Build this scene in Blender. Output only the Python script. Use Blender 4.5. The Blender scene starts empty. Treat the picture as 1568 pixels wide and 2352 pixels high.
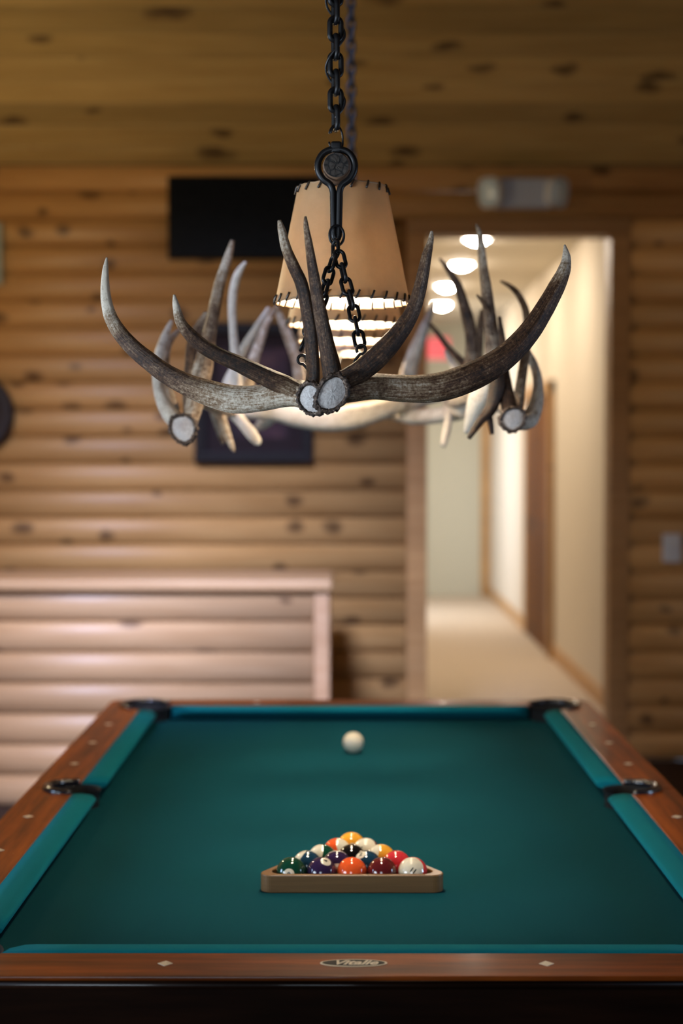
import bpy, bmesh, math, random
from mathutils import Vector, Matrix

random.seed(7)
scene = bpy.context.scene
col = scene.collection
R = math.radians

# ------------------------------------------------------------------ camera
FPX = 3650.0                     # focal length in pixels of the 1568 x 2352 frame
HOR_Y, VP_X = 1042.0, 790.0      # where the level view direction +Y lands in the frame
CAM = Vector((0, 0, 1.598))
pitch = math.atan((1176 - HOR_Y) / FPX)
yaw = math.atan((VP_X - 784) / FPX)
cam_d = bpy.data.cameras.new('camera')
cam = bpy.data.objects.new('camera', cam_d)
col.objects.link(cam)
cam.location = CAM
cam.rotation_euler = (R(90) - pitch, 0, yaw)
cam_d.sensor_fit = 'HORIZONTAL'
cam_d.sensor_width = 24.0
cam_d.lens = 24.0 * FPX / 1568
cam_d.clip_start, cam_d.clip_end = 0.05, 60
cam_d.dof.use_dof = True
cam_d.dof.focus_distance = 2.71
cam_d.dof.aperture_fstop = 2.15
scene.camera = cam

# ------------------------------------------------------------------ world, daylight, exposure
w = bpy.data.worlds.new('world'); scene.world = w
w.use_nodes = True
bg = w.node_tree.nodes['Background']
bg.inputs['Color'].default_value = (0.62, 0.78, 1.0, 1)
bg.inputs['Strength'].default_value = 0.25

def area(name, loc, target, sx, sy, power, color, spread=180):
    l = bpy.data.lights.new(name, 'AREA')
    l.shape = 'RECTANGLE'; l.size = sx; l.size_y = sy
    l.energy = power; l.color = color; l.spread = R(spread)
    o = bpy.data.objects.new(name, l); col.objects.link(o)
    o.location = loc
    o.rotation_euler = (Vector(target) - Vector(loc)).to_track_quat('-Z', 'Y').to_euler()
    return o

SKY = (0.60, 0.78, 1.0)
# daylight put in for unseen openings in the walls, plus one under the roof
area('daylight_front_window', (-2.92, 0.95, 1.35), (0.0, 2.75, 1.85), 1.5, 1.1, 14, (0.74, 0.87, 1.0), 50)
area('daylight_small_window_a', (2.93, 2.75, 1.30), (0.0, 3.1, 0.95), 0.55, 0.8, 11, (0.50, 0.70, 1.0), 120)
area('daylight_small_window_b', (-2.93, 2.75, 1.30), (0.0, 3.1, 0.95), 0.55, 0.8, 11, (0.50, 0.70, 1.0), 120)
area('daylight_rear_window', (-0.8, -2.35, 1.90), (0.0, 2.7, 1.75), 1.6, 1.2, 4.5, (0.74, 0.87, 1.0), 50)
area('added_bar_daylight', (-1.2, 1.0, 5.0), (-0.55, 7.5, 0.62), 1.2, 1.0, 44, (0.55, 0.63, 1.0), 29)  # added narrow beam to brighten the bar front; the roof has no window
area('daylight_side_room', (0.02, 15.6, 1.5), (1.6, 15.9, 0.8), 1.4, 1.8, 40, (0.78, 0.86, 1.0), 160)

scene.cycles.caustics_reflective = False; scene.cycles.caustics_refractive = False; scene.cycles.adaptive_threshold = 0.035; scene.cycles.max_bounces = 7; scene.cycles.diffuse_bounces = 3; scene.cycles.glossy_bounces = 3
scene.cycles.transmission_bounces = 3; scene.cycles.transparent_max_bounces = 4
vs = scene.view_settings
vs.view_transform = 'Standard'; vs.look = 'None'
vs.exposure = 0.0; vs.gamma = 1.0; vs.use_curve_mapping = False
LAMP = 8.0          # watts of light of each lamp bulb
BEAM = 24.0         # watts of the downward flood of each lamp
PENDANT = 50.0       # watts of light of the added, unseen globe pendant
CAN = 20.0           # watts of light of each hallway downlight

# ------------------------------------------------------------------ helpers
_rot = cam.rotation_euler.to_matrix()
def P(px, py, d):
    """the point at distance d (metres along +Y) seen at that pixel"""
    v = _rot @ Vector(((px - 784) / FPX, -(py - 1176) / FPX, -1))
    return CAM + v * (d / v.y)

def mesh_obj(name, verts, faces, mat=None, parent=None, smooth=False):
    me = bpy.data.meshes.new(name)
    me.from_pydata([tuple(v) for v in verts], [], faces)
    me.update()
    if mat: me.materials.append(mat)
    if smooth: me.shade_smooth()
    return link(name, me, parent)

def link(name, me, parent=None, loc=None, rot=None):
    o = bpy.data.objects.new(name, me)
    col.objects.link(o)
    if parent: o.parent = parent
    if loc is not None: o.location = loc
    if rot is not None: o.rotation_euler = rot
    return o

def empty(name, loc=(0, 0, 0), parent=None):
    o = bpy.data.objects.new(name, None)
    o.empty_display_size = 0.05
    col.objects.link(o); o.location = loc
    if parent: o.parent = parent
    return o

def tag(o, label=None, category=None, group=None, kind=None):
    if label: o['label'] = label
    if category: o['category'] = category
    if group: o['group'] = group
    if kind: o['kind'] = kind
    return o

class MB:
    def __init__(s): s.v = []; s.f = []
    def add(s, v, f):
        n = len(s.v); s.v += [tuple(p) for p in v]; s.f += [tuple(i + n for i in q) for q in f]
        return s
    def box(s, x0, x1, y0, y1, z0, z1):
        return s.add([(x0,y0,z0),(x1,y0,z0),(x1,y1,z0),(x0,y1,z0),(x0,y0,z1),(x1,y0,z1),(x1,y1,z1),(x0,y1,z1)],
                     [(0,3,2,1),(4,5,6,7),(0,1,5,4),(1,2,6,5),(2,3,7,6),(3,0,4,7)])
    def prism(s, poly, z0, z1):
        n = len(poly)
        v = [(p[0], p[1], z0) for p in poly] + [(p[0], p[1], z1) for p in poly]
        f = [tuple(range(n - 1, -1, -1)), tuple(range(n, 2 * n))]
        f += [(i, (i + 1) % n, n + (i + 1) % n, n + i) for i in range(n)]
        return s.add(v, f)
    def build(s, name, mat=None, parent=None, smooth=False, bevel=0, seg=2):
        o = mesh_obj(name, s.v, s.f, mat, parent, smooth)
        if bevel:
            m = o.modifiers.new('bevel', 'BEVEL'); m.width = bevel; m.segments = seg
            m.limit_method = 'ANGLE'; m.angle_limit = R(35)
            o.data.shade_smooth()
            wn = o.modifiers.new('wn', 'WEIGHTED_NORMAL'); wn.keep_sharp = True
        return o

def fix_n(o):
    bm = bmesh.new(); bm.from_mesh(o.data); bmesh.ops.recalc_face_normals(bm, faces=bm.faces); bm.to_mesh(o.data); bm.free()

def box(name, x0, x1, y0, y1, z0, z1, mat, parent=None, bevel=0):
    return MB().box(x0, x1, y0, y1, z0, z1).build(name, mat, parent, bevel=bevel)

def arc(cx, cy, r, a0, a1, n=14):
    return [(cx + r * math.cos(R(a0 + (a1 - a0) * i / n)), cy + r * math.sin(R(a0 + (a1 - a0) * i / n))) for i in range(n + 1)]

def catmull(pts, step):
    """pts: list of (Vector, radius, extra) -> resampled list"""
    out = []
    n = len(pts)
    for i in range(n - 1):
        p0 = pts[max(i - 1, 0)]; p1 = pts[i]; p2 = pts[i + 1]; p3 = pts[min(i + 2, n - 1)]
        k = max(2, int((p2[0] - p1[0]).length / step))
        for j in range(k):
            t = j / k
            def cr(a, b, c, d):
                return 0.5 * ((2 * b) + (c - a) * t + (2 * a - 5 * b + 4 * c - d) * t * t + (-a + 3 * b - 3 * c + d) * t ** 3)
            out.append((cr(p0[0], p1[0], p2[0], p3[0]), p1[1] + (p2[1] - p1[1]) * (t * t * (3 - 2 * t) * .5 + t * .5), p1[2] + (p2[2] - p1[2]) * t))
    out.append(pts[-1])
    return out

def tube(path, seg=16, closed=False, flute=0.0, seed=0):
    """path: list of (Vector, radius, extra). returns verts, faces, uvs per vert, extra per vert"""
    n = len(path)
    rnd = random.Random(seed)
    ph = [rnd.uniform(0, 6.28) for _ in range(8)]
    verts, faces, uv, ex = [], [], [], []
    prev = None; L = 0.0
    for i in range(n):
        p = path[i][0]
        a = path[(i - 1) % n][0] if (closed or i > 0) else p
        b = path[(i + 1) % n][0] if (closed or i < n - 1) else p
        t = (b - a).normalized()
        if prev is None:
            ref = Vector((0, 0, 1)) if abs(t.z) < 0.9 else Vector((0, 1, 0))
            u = (ref - t * ref.dot(t)).normalized()
        else:
            u = (prev - t * prev.dot(t)).normalized()
        prev = u
        v = t.cross(u)
        if i: L += (p - path[i - 1][0]).length
        r = path[i][1]
        for k in range(seg):
            th = 2 * math.pi * k / seg
            rr = r
            if flute:
                rr *= 1 + flute * (0.5 * math.sin(5 * th + ph[0] + 9 * L) + 0.35 * math.sin(9 * th + ph[1] - 14 * L) + 0.5 * math.sin(2 * th + ph[2] + 22 * L) + 0.3 * math.sin(37 * L + ph[3]))
            verts.append(p + (u * math.cos(th) + v * math.sin(th)) * rr)
            uv.append((L, k / seg)); ex.append(path[i][2])
    m = n if closed else n - 1
    for i in range(m):
        for k in range(seg):
            a = i * seg + k; b = i * seg + (k + 1) % seg
            c = ((i + 1) % n) * seg + (k + 1) % seg; d = ((i + 1) % n) * seg + k
            faces.append((a, b, c, d))
    if not closed:
        faces.append(tuple(range(seg - 1, -1, -1)))
        faces.append(tuple((n - 1) * seg + k for k in range(seg)))
    return verts, faces, uv, ex

def simple_tube(pts, r, seg=10, closed=False):
    return tube([(Vector(p), r, 0.0) for p in pts], seg, closed)[:2]

def revolve(profile, seg=32, closed=False):
    """profile: list of (r, z), about the z axis"""
    v, f = [], []
    n = len(profile)
    for r, z in profile:
        for k in range(seg):
            a = 2 * math.pi * k / seg
            v.append((r * math.cos(a), r * math.sin(a), z))
    for i in range(n if closed else n - 1):
        for k in range(seg):
            j = (i + 1) % n
            f.append((i * seg + k, i * seg + (k + 1) % seg, j * seg + (k + 1) % seg, j * seg + k))
    return v, f

# ------------------------------------------------------------------ materials
class NT:
    def __init__(s, name):
        s.m = bpy.data.materials.new(name); s.m.use_nodes = True
        s.t = s.m.node_tree; s.b = s.t.nodes['Principled BSDF']; s.out = s.t.nodes['Material Output']
    def n(s, kind, **kw):
        nd = s.t.nodes.new(kind)
        for k, v in kw.items():
            if k[0] == '_': setattr(nd, k[1:], v)
            else: nd.inputs[k.replace('__', ' ')].default_value = v
        return nd
    def l(s, a, b): s.t.links.new(a, b)
    def mapping(s, src, scale):
        m = s.n('ShaderNodeMapping'); m.inputs['Scale'].default_value = scale
        s.l(src, m.inputs['Vector']); return m.outputs[0]
    def ramp(s, fac, stops):
        r = s.n('ShaderNodeValToRGB')
        els = r.color_ramp.elements
        while len(els) < len(stops): els.new(0.5)
        for e, (p, c) in zip(els, stops):
            e.position = p; e.color = (*c, 1) if len(c) == 3 else c
        s.l(fac, r.inputs[0]); return r.outputs[0]
    def mix(s, fac, a, b, mode='MIX'):
        m = s.n('ShaderNodeMix', _data_type='RGBA', _blend_type=mode)
        for sock, val in ((m.inputs['Factor'], fac), (m.inputs['A'], a), (m.inputs['B'], b)):
            if isinstance(val, (int, float)): sock.default_value = val
            elif isinstance(val, tuple): sock.default_value = (*val, 1)
            else: s.l(val, sock)
        for o in m.outputs:
            if o.type == 'RGBA': return o
    def math(s, op, a, b=None, c=None, clamp=False):
        m = s.n('ShaderNodeMath', _operation=op, _use_clamp=clamp)
        for i, val in enumerate((a, b, c)):
            if val is None: continue
            if isinstance(val, (int, float)): m.inputs[i].default_value = val
            else: s.l(val, m.inputs[i])
        return m.outputs[0]
    def bump(s, h, strength=0.3, dist=0.002):
        b = s.n('ShaderNodeBump'); b.inputs['Strength'].default_value = strength; b.inputs['Distance'].default_value = dist
        s.l(h, b.inputs['Height']); s.l(b.outputs[0], s.b.inputs['Normal'])
    def base(s, c):
        if isinstance(c, tuple): s.b.inputs['Base Color'].default_value = (*c, 1)
        else: s.l(c, s.b.inputs['Base Color'])
    def rough(s, v): s.b.inputs['Roughness'].default_value = v
    def noise(s, vec, scale, detail=3, rough=0.55):
        n = s.n('ShaderNodeTexNoise', Scale=scale, Detail=detail, Roughness=rough)
        s.l(vec, n.inputs['Vector']); return n.outputs['Fac']

def plain(name, color, rough=0.6, metal=0.0, emit=None, strength=0.0, coat=0.0):
    t = NT(name); t.base(color); t.rough(rough); t.b.inputs['Metallic'].default_value = metal
    if emit:
        t.b.inputs['Emission Color'].default_value = (*emit, 1); t.b.inputs['Emission Strength'].default_value = strength
    t.b.inputs['Coat Weight'].default_value = coat
    # a touch of grain keeps the surface from being perfectly even
    g = t.n('ShaderNodeNewGeometry')
    nz = t.noise(g.outputs['Position'], 60, 0)
    t.l(t.math('MULTIPLY_ADD', nz, 0.12, rough - 0.06), t.b.inputs['Roughness'])
    return t.m

def pine(name, light, dark, knot, knots=0.5, rough=0.55, gloss=0.3, kscale=(2.6, 2.6, 9.0), seed=0.0, tone=0.5):
    """knotty pine in world space, grain along X, every board with a tone of its own"""
    t = NT(name)
    g = t.n('ShaderNodeNewGeometry'); pos = g.outputs['Position']
    oi = t.n('ShaderNodeObjectInfo')
    off = t.n('ShaderNodeCombineXYZ'); t.l(t.math('MULTIPLY', oi.outputs['Random'], 37.0), off.inputs[0]); t.l(t.math('MULTIPLY', oi.outputs['Random'], 11.0), off.inputs[1])
    add = t.n('ShaderNodeVectorMath', _operation='ADD'); t.l(pos, add.inputs[0]); t.l(off.outputs[0], add.inputs[1])
    p = add.outputs[0]
    grain = t.noise(t.mapping(p, (1.3, 14, 30)), 1.6, 3, 0.6)
    big = t.noise(t.mapping(p, (0.9, 3, 5)), 1.0, 2)
    c = t.mix(t.ramp(grain, [(0.30, (0, 0, 0)), (0.72, (1, 1, 1))]), dark, light)
    tone_f = t.math('MULTIPLY_ADD', oi.outputs['Random'], tone, 1.0 - tone * 0.55)
    tone_f = t.math('MULTIPLY', tone_f, t.math('MULTIPLY_ADD', big, 0.5, 0.75))
    mul = t.n('ShaderNodeVectorMath', _operation='SCALE'); t.l(c, mul.inputs[0]); t.l(tone_f, mul.inputs['Scale'])
    c = mul.outputs[0]
    # knots
    v = t.n('ShaderNodeTexVoronoi', _voronoi_dimensions='2D', _feature='F1', Scale=1.0, Randomness=0.95)
    warp = t.n('ShaderNodeTexNoise', Scale=9.0, Detail=0)
    t.l(p, warp.inputs['Vector'])
    wv = t.n('ShaderNodeVectorMath', _operation='MULTIPLY_ADD'); t.l(warp.outputs['Color'], wv.inputs[0]); wv.inputs[1].default_value = (0.05, 0.05, 0.03); t.l(p, wv.inputs[2])
    ks = t.n('ShaderNodeSeparateXYZ'); t.l(t.mapping(wv.outputs[0], kscale), ks.inputs[0])
    kc = t.n('ShaderNodeCombineXYZ'); t.l(ks.outputs[0], kc.inputs[0]); t.l(ks.outputs[2 if kscale[2] >= kscale[1] else 1], kc.inputs[1])
    t.l(kc.outputs[0], v.inputs['Vector'])
    sep = t.n('ShaderNodeSeparateColor'); t.l(v.outputs['Color'], sep.inputs[0])
    gate = t.math('LESS_THAN', sep.outputs[0], knots)
    size = t.math('MULTIPLY_ADD', sep.outputs[1], 0.18, 0.10)
    k = t.math('SUBTRACT', 1.0, t.math('DIVIDE', v.outputs['Distance'], size), clamp=True)
    k = t.math('MULTIPLY', t.math('POWER', k, 0.45), gate)
    c = t.mix(t.math('MULTIPLY', k, 0.9), c, knot)
    t.base(c)
    t.rough(rough); t.b.inputs['Specular IOR Level'].default_value = gloss
    return t.m

M = {}
M['log'] = pine('honey_pine_log', (0.60, 0.345, 0.130), (0.46, 0.235, 0.076), (0.06, 0.026, 0.012), 0.34, 0.45, 0.45, (4.2, 0.5, 6.4), tone=0.26)
M['bar_log'] = pine('daylit_pine_log', (0.55, 0.345, 0.180), (0.45, 0.255, 0.118), (0.10, 0.045, 0.022), 0.10, 0.45, 0.45, (3.0, 0.5, 6.4), tone=0.2)  # log pine with fewer knots, the daylight's paleness put into its colour
M['trim'] = pine('pine_trim', (0.52, 0.285, 0.105), (0.39, 0.195, 0.064), (0.09, 0.042, 0.02), 0.18, 0.45, 0.35, (5, 5, 1.5))
M['ceil'] = pine('ceiling_pine', (0.56, 0.395, 0.15), (0.41, 0.27, 0.09), (0.055, 0.026, 0.012), 0.4, 0.55, 0.3, (2.2, 5.0, 0.6), tone=0.42)
M['gap'] = plain('dark_joint', (0.06, 0.032, 0.018), 0.9)
M['post'] = pine('pale_post', (0.55, 0.34, 0.19), (0.46, 0.26, 0.13), (0.2, 0.1, 0.06), 0.05)

def cloth_mat(name, lo, hi, wear):
    t = NT(name)
    g = t.n('ShaderNodeNewGeometry'); pos = g.outputs['Position']
    fine = t.noise(pos, 900, 2); big = t.noise(pos, 3.5, 3)
    c = t.mix(t.math('MULTIPLY_ADD', fine, 0.7, 0.15), lo, hi)
    c = t.mix(t.math('MULTIPLY', big, 0.3), c, wear)
    t.base(c); t.rough(0.95); t.b.inputs['Specular IOR Level'].default_value = 0.03
    t.b.inputs['Sheen Weight'].default_value = 0.03; t.b.inputs['Sheen Roughness'].default_value = 0.4
    t.b.inputs['Sheen Tint'].default_value = (0.3, 0.9, 0.95, 1)
    t.bump(fine, 0.35, 0.0008)
    return t.m
M['cloth'] = cloth_mat('worn_teal_cloth', (0.0012, 0.033, 0.044), (0.004, 0.067, 0.086), (0.004, 0.044, 0.053))
M['cushion'] = cloth_mat('fresh_teal_cloth', (0.002, 0.115, 0.148), (0.008, 0.20, 0.24), (0.005, 0.145, 0.175))

def rail_wood(name, a, b, rough, axis):
    t = NT(name)
    g = t.n('ShaderNodeNewGeometry'); pos = g.outputs['Position']
    sc = (3.5, 45, 45) if axis == 'x' else (45, 3.5, 45)
    gr = t.noise(t.mapping(pos, sc), 1.0, 5, 0.6)
    bl = t.noise(t.mapping(pos, (sc[0] * .5, sc[1] * .25, 8)), 1.0, 3)
    c = t.mix(t.ramp(gr, [(0.3, (0, 0, 0)), (0.7, (1, 1, 1))]), a, b)
    c = t.mix(t.ramp(bl, [(0.36, (0.75, 0.75, 0.75)), (0.6, (0, 0, 0))]), c, tuple(x * 0.35 for x in a))
    # small scuffs
    v = t.n('ShaderNodeTexVoronoi', Scale=34.0); t.l(pos, v.inputs['Vector'])
    sep = t.n('ShaderNodeSeparateColor'); t.l(v.outputs['Color'], sep.inputs[0])
    sc_ = t.math('MULTIPLY', t.math('LESS_THAN', v.outputs['Distance'], 0.05), t.math('LESS_THAN', sep.outputs[0], 0.05))
    c = t.mix(sc_, c, (0.42, 0.28, 0.16))
    t.base(c); t.rough(rough)
    t.b.inputs['Coat Weight'].default_value = 0.28; t.b.inputs['Coat Roughness'].default_value = 0.10; t.b.inputs['Specular IOR Level'].default_value = 0.1
    return t.m
M['rail_x'] = rail_wood('rail_wood_cross', (0.13, 0.025, 0.002), (0.36, 0.080, 0.007), 0.5, 'x')
M['rail_y'] = rail_wood('rail_wood_long', (0.13, 0.025, 0.002), (0.36, 0.080, 0.007), 0.5, 'y')
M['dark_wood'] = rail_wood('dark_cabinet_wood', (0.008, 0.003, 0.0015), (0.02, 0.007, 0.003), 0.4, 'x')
M['black_gloss'] = plain('black_pocket', (0.012, 0.012, 0.016), 0.22, 0.0, coat=0.6)
M['black_matte'] = plain('black_leather', (0.006, 0.006, 0.007), 0.8)
M['pearl'] = plain('pearl_inlay', (0.72, 0.62, 0.46), 0.3)
M['plate_black'] = plain('plate_black', (0.006, 0.006, 0.006), 0.6)
M['plate_cream'] = plain('plate_cream', (0.62, 0.52, 0.36), 0.4)
M['iron'] = plain('black_iron', (0.014, 0.0135, 0.0145), 0.40, 0.6)
M['cord'] = plain('black_cord', (0.015, 0.015, 0.017), 0.35)

def rack_mat():
    t = NT('rack_beech')
    g = t.n('ShaderNodeNewGeometry'); pos = g.outputs['Position']
    gr = t.noise(t.mapping(pos, (6, 6, 160)), 1.0, 4)
    t.base(t.mix(gr, (0.15, 0.070, 0.022), (0.27, 0.135, 0.047))); t.rough(0.38)
    t.b.inputs['Coat Weight'].default_value = 0.2; t.b.inputs['Coat Roughness'].default_value = 0.15
    return t.m
M['rack'] = rack_mat()

def antler_mat():
    t = NT('elk_antler')
    uv = t.n('ShaderNodeUVMap', _uv_map='UVMap'); at = t.n('ShaderNodeAttribute', _attribute_name='worn')
    uvv = uv.outputs[0]
    groove = t.noise(t.mapping(uvv, (9, 46, 1)), 1.0, 4, 0.65)
    fine = t.noise(t.mapping(uvv, (60, 190, 1)), 1.0, 3, 0.6)
    g = t.n('ShaderNodeNewGeometry')
    spot = t.noise(g.outputs['Position'], 240, 3, 0.7)
    blot = t.noise(g.outputs['Position'], 42, 3, 0.6)
    h = t.math('ADD', t.math('MULTIPLY', groove, 0.6), t.math('MULTIPLY', fine, 0.4))
    w_ = t.math('ADD', at.outputs['Fac'], t.math('MULTIPLY', t.math('SUBTRACT', h, 0.5), 1.35))
    w_ = t.math('ADD', w_, t.math('MULTIPLY', t.math('SUBTRACT', spot, 0.5), 0.9))
    w_ = t.math('ADD', w_, t.math('MULTIPLY', t.math('SUBTRACT', blot, 0.5), 0.7))
    c = t.ramp(w_, [(0.0, (0.010, 0.0045, 0.0025)), (0.27, (0.072, 0.031, 0.013)), (0.52, (0.25, 0.165, 0.097)), (0.85, (0.68, 0.60, 0.49))])
    t.base(c); t.rough(0.5)
    t.b.inputs['Specular IOR Level'].default_value = 0.4
    t.bump(t.math('ADD', h, t.math('MULTIPLY', spot, 0.4)), 0.75, 0.0035)
    return t.m
M['antler'] = antler_mat()

def bone_mat():
    t = NT('antler_bone')
    g = t.n('ShaderNodeNewGeometry')
    a = t.noise(g.outputs['Position'], 320, 4, 0.7); b = t.noise(g.outputs['Position'], 40, 3)
    c = t.mix(t.ramp(a, [(0.35, (0, 0, 0)), (0.6, (1, 1, 1))]), (0.36, 0.325, 0.315), (0.55, 0.525, 0.51))
    c = t.mix(t.ramp(b, [(0.5, (0, 0, 0)), (0.72, (0.5, 0.5, 0.5))]), c, (0.32, 0.24, 0.21))
    t.base(c); t.rough(0.75); t.bump(a, 0.5, 0.0015)
    return t.m
M['bone'] = bone_mat()
def burr_mat():
    t = NT('antler_burr')
    g = t.n('ShaderNodeNewGeometry')
    a = t.noise(g.outputs['Position'], 190, 3, 0.7)
    t.base(t.ramp(a, [(0.40, (0.010, 0.006, 0.004)), (0.58, (0.08, 0.045, 0.028)), (0.76, (0.42, 0.34, 0.28))])); t.rough(0.7); t.bump(a, 0.8, 0.003)
    return t.m
M['burr'] = burr_mat()

def shade_mat():
    t = NT('parchment_shade')
    g = t.n('ShaderNodeNewGeometry')
    a = t.noise(g.outputs['Position'], 26, 5, 0.65); b = t.noise(t.mapping(g.outputs['Position'], (8, 8, 5)), 1.0, 2)
    c = t.mix(a, (0.40, 0.235, 0.115), (0.54, 0.34, 0.18))
    c = t.mix(t.ramp(b, [(0.42, (0, 0, 0)), (0.66, (0.5, 0.5, 0.5))]), c, (0.34, 0.22, 0.12))
    t.base(c); t.rough(0.42); t.b.inputs['Specular IOR Level'].default_value = 0.45
    t.bump(a, 0.25, 0.004)
    tr = t.n('ShaderNodeBsdfTranslucent'); t.l(c, tr.inputs['Color'])
    mx = t.n('ShaderNodeMixShader'); mx.inputs[0].default_value = 0.22
    t.l(t.b.outputs[0], mx.inputs[1]); t.l(tr.outputs[0], mx.inputs[2]); t.l(mx.outputs[0], t.out.inputs['Surface'])
    return t.m
M['shade'] = shade_mat()
M['shade_in'] = plain('shade_lining', (0.88, 0.83, 0.72), 0.8)
_t = M['shade_in'].node_tree; _tr = _t.nodes.new('ShaderNodeBsdfTranslucent'); _tr.inputs['Color'].default_value = (0.9, 0.8, 0.6, 1)
_mx = _t.nodes.new('ShaderNodeMixShader'); _mx.inputs[0].default_value = 0.10
_t.links.new(_t.nodes['Principled BSDF'].outputs[0], _mx.inputs[1]); _t.links.new(_tr.outputs[0], _mx.inputs[2]); _t.links.new(_mx.outputs[0], _t.nodes['Material Output'].inputs['Surface'])
M['lace'] = plain('dark_lace', (0.025, 0.016, 0.011), 0.35)
def bulb_mat():
    t = NT('glowing_bulb'); t.base((0.9, 0.85, 0.75))
    A = 4 * math.pi * 0.03 ** 2
    t.b.inputs['Emission Color'].default_value = (1.0, 0.80, 0.56, 1)
    t.b.inputs['Emission Strength'].default_value = LAMP / (math.pi * A)
    return t.m
M['bulb'] = bulb_mat()
def log_end():
    t = NT('cracked_log_end')
    g = t.n('ShaderNodeNewGeometry')
    v = t.n('ShaderNodeTexVoronoi', _feature='DISTANCE_TO_EDGE', Scale=75.0); t.l(g.outputs['Position'], v.inputs['Vector'])
    c = t.ramp(v.outputs['Distance'], [(0.02, (0.004, 0.003, 0.003)), (0.14, (0.035, 0.027, 0.022))])
    t.base(c); t.rough(0.9); t.bump(v.outputs['Distance'], 0.6, 0.003); return t.m
M['log_end'] = log_end()
M['bark'] = pine('pole_bark', (0.17, 0.10, 0.06), (0.07, 0.04, 0.025), (0.02, 0.01, 0.006), 0.3, 0.7, 0.3, (40, 4, 40))

def wall_paint(name, c):
    t = NT(name); g = t.n('ShaderNodeNewGeometry')
    a = t.noise(g.outputs['Position'], 90, 3)
    t.base(t.mix(t.math('MULTIPLY', a, 0.25), c, tuple(x * 0.9 for x in c))); t.rough(0.85); return t.m
M['hall_paint'] = wall_paint('cream_paint', (0.70, 0.62, 0.495))
M['hall_end'] = wall_paint('sage_paint', (0.60, 0.58, 0.46))
M['hall_ceiling'] = wall_paint('hall_ceiling_paint', (0.66, 0.60, 0.48))
def carpet(name, a, b):
    t = NT(name); g = t.n('ShaderNodeNewGeometry')
    n = t.noise(g.outputs['Position'], 160, 3); t.base(t.mix(n, a, b)); t.rough(0.95)
    t.b.inputs['Specular IOR Level'].default_value = 0.1; return t.m
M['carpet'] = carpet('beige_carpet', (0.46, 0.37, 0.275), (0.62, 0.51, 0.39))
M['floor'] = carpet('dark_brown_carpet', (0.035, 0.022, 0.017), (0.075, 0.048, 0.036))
M['door_wood'] = pine('golden_door', (0.20, 0.078, 0.010), (0.13, 0.046, 0.006), (0.1, 0.04, 0.01), 0.03, 0.6, 0.12)
M['base_wood'] = pine('golden_baseboard', (0.50, 0.29, 0.11), (0.38, 0.20, 0.07), (0.12, 0.05, 0.015), 0.03, 0.4, 0.45)
M['white_plastic'] = plain('white_plastic', (0.72, 0.74, 0.74), 0.4)
M['grey_plastic'] = plain('grey_plastic', (0.46, 0.50, 0.58), 0.4)
M['lens'] = plain('lamp_lens', (0.74, 0.92, 1.0), 0.12, coat=0.5)
def dull(m, v=0.12):
    m.node_tree.nodes['Principled BSDF'].inputs['Specular IOR Level'].default_value = v; return m
M['screen'] = plain('black_screen', (0.004, 0.004, 0.004), 0.3)
M['bezel'] = plain('black_bezel', (0.006, 0.0055, 0.005), 0.5)
M['frame_dark'] = plain('dark_frame', (0.014, 0.011, 0.012), 0.35)
M['frame_mat'] = plain('dark_mat_board', (0.022, 0.014, 0.016), 0.7)
def print_mat():
    t = NT('dark_print'); g = t.n('ShaderNodeNewGeometry')
    a = t.noise(g.outputs['Position'], 5.0, 3)
    t.base(t.ramp(a, [(0.35, (0.012, 0.010, 0.014)), (0.6, (0.05, 0.022, 0.032)), (0.75, (0.10, 0.05, 0.05))])); t.rough(0.35); return t.m
M['print'] = print_mat()
for k_ in ('plate_black', 'screen', 'bezel', 'frame_dark', 'frame_mat', 'print'): dull(M[k_])
M['red_glow'] = plain('red_glow', (0.7, 0.05, 0.06), 0.4, emit=(1.0, 0.16, 0.18), strength=0.6)
M['can_glow'] = plain('can_glow', (0.9, 0.9, 0.85), 0.5, emit=(1.0, 0.86, 0.70), strength=CAN / (math.pi * math.pi * 0.08 ** 2))
M['purple_dark'] = plain('dark_plum', (0.02, 0.015, 0.02), 0.6)
M['pale_green'] = plain('pale_greenish', (0.36, 0.38, 0.31), 0.6)

# ------------------------------------------------------------------ the room
YW = 8.24                      # face of the log wall
S = FPX / YW
PITCH = 0.140
ZC = 22 * PITCH + 0.008        # where the wall meets the sloped ceiling
XL, XR, YB = -3.0, 3.0, -2.4   # side walls and wall behind the camera
DX0, DX1, DZ = P(980, 1000, YW).x, P(1399, 1000, YW).x, P(1000, 540, YW).z
TR = 0.105                     # width of the doorway casing

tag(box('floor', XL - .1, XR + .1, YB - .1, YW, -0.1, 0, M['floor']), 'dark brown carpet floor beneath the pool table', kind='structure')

wall = empty('wall_back', (0, YW, 0)); tag(wall, 'honey pine log wall with a doorway', kind='structure')
wb = MB()
wb.box(XL - .1, DX0 - .02, YW + .02, YW + .14, 0, ZC).box(DX1 + .02, XR + .1, YW + .02, YW + .14, 0, ZC).box(DX0 - .02, DX1 + .02, YW + .02, YW + .14, DZ + .02, ZC)
o = wb.build('backing', M['gap']); o.parent = wall; o.matrix_parent_inverse = wall.matrix_world.inverted(); wall_inv = Matrix.Translation((0, -YW, 0))
o.matrix_parent_inverse = wall_inv

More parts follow.
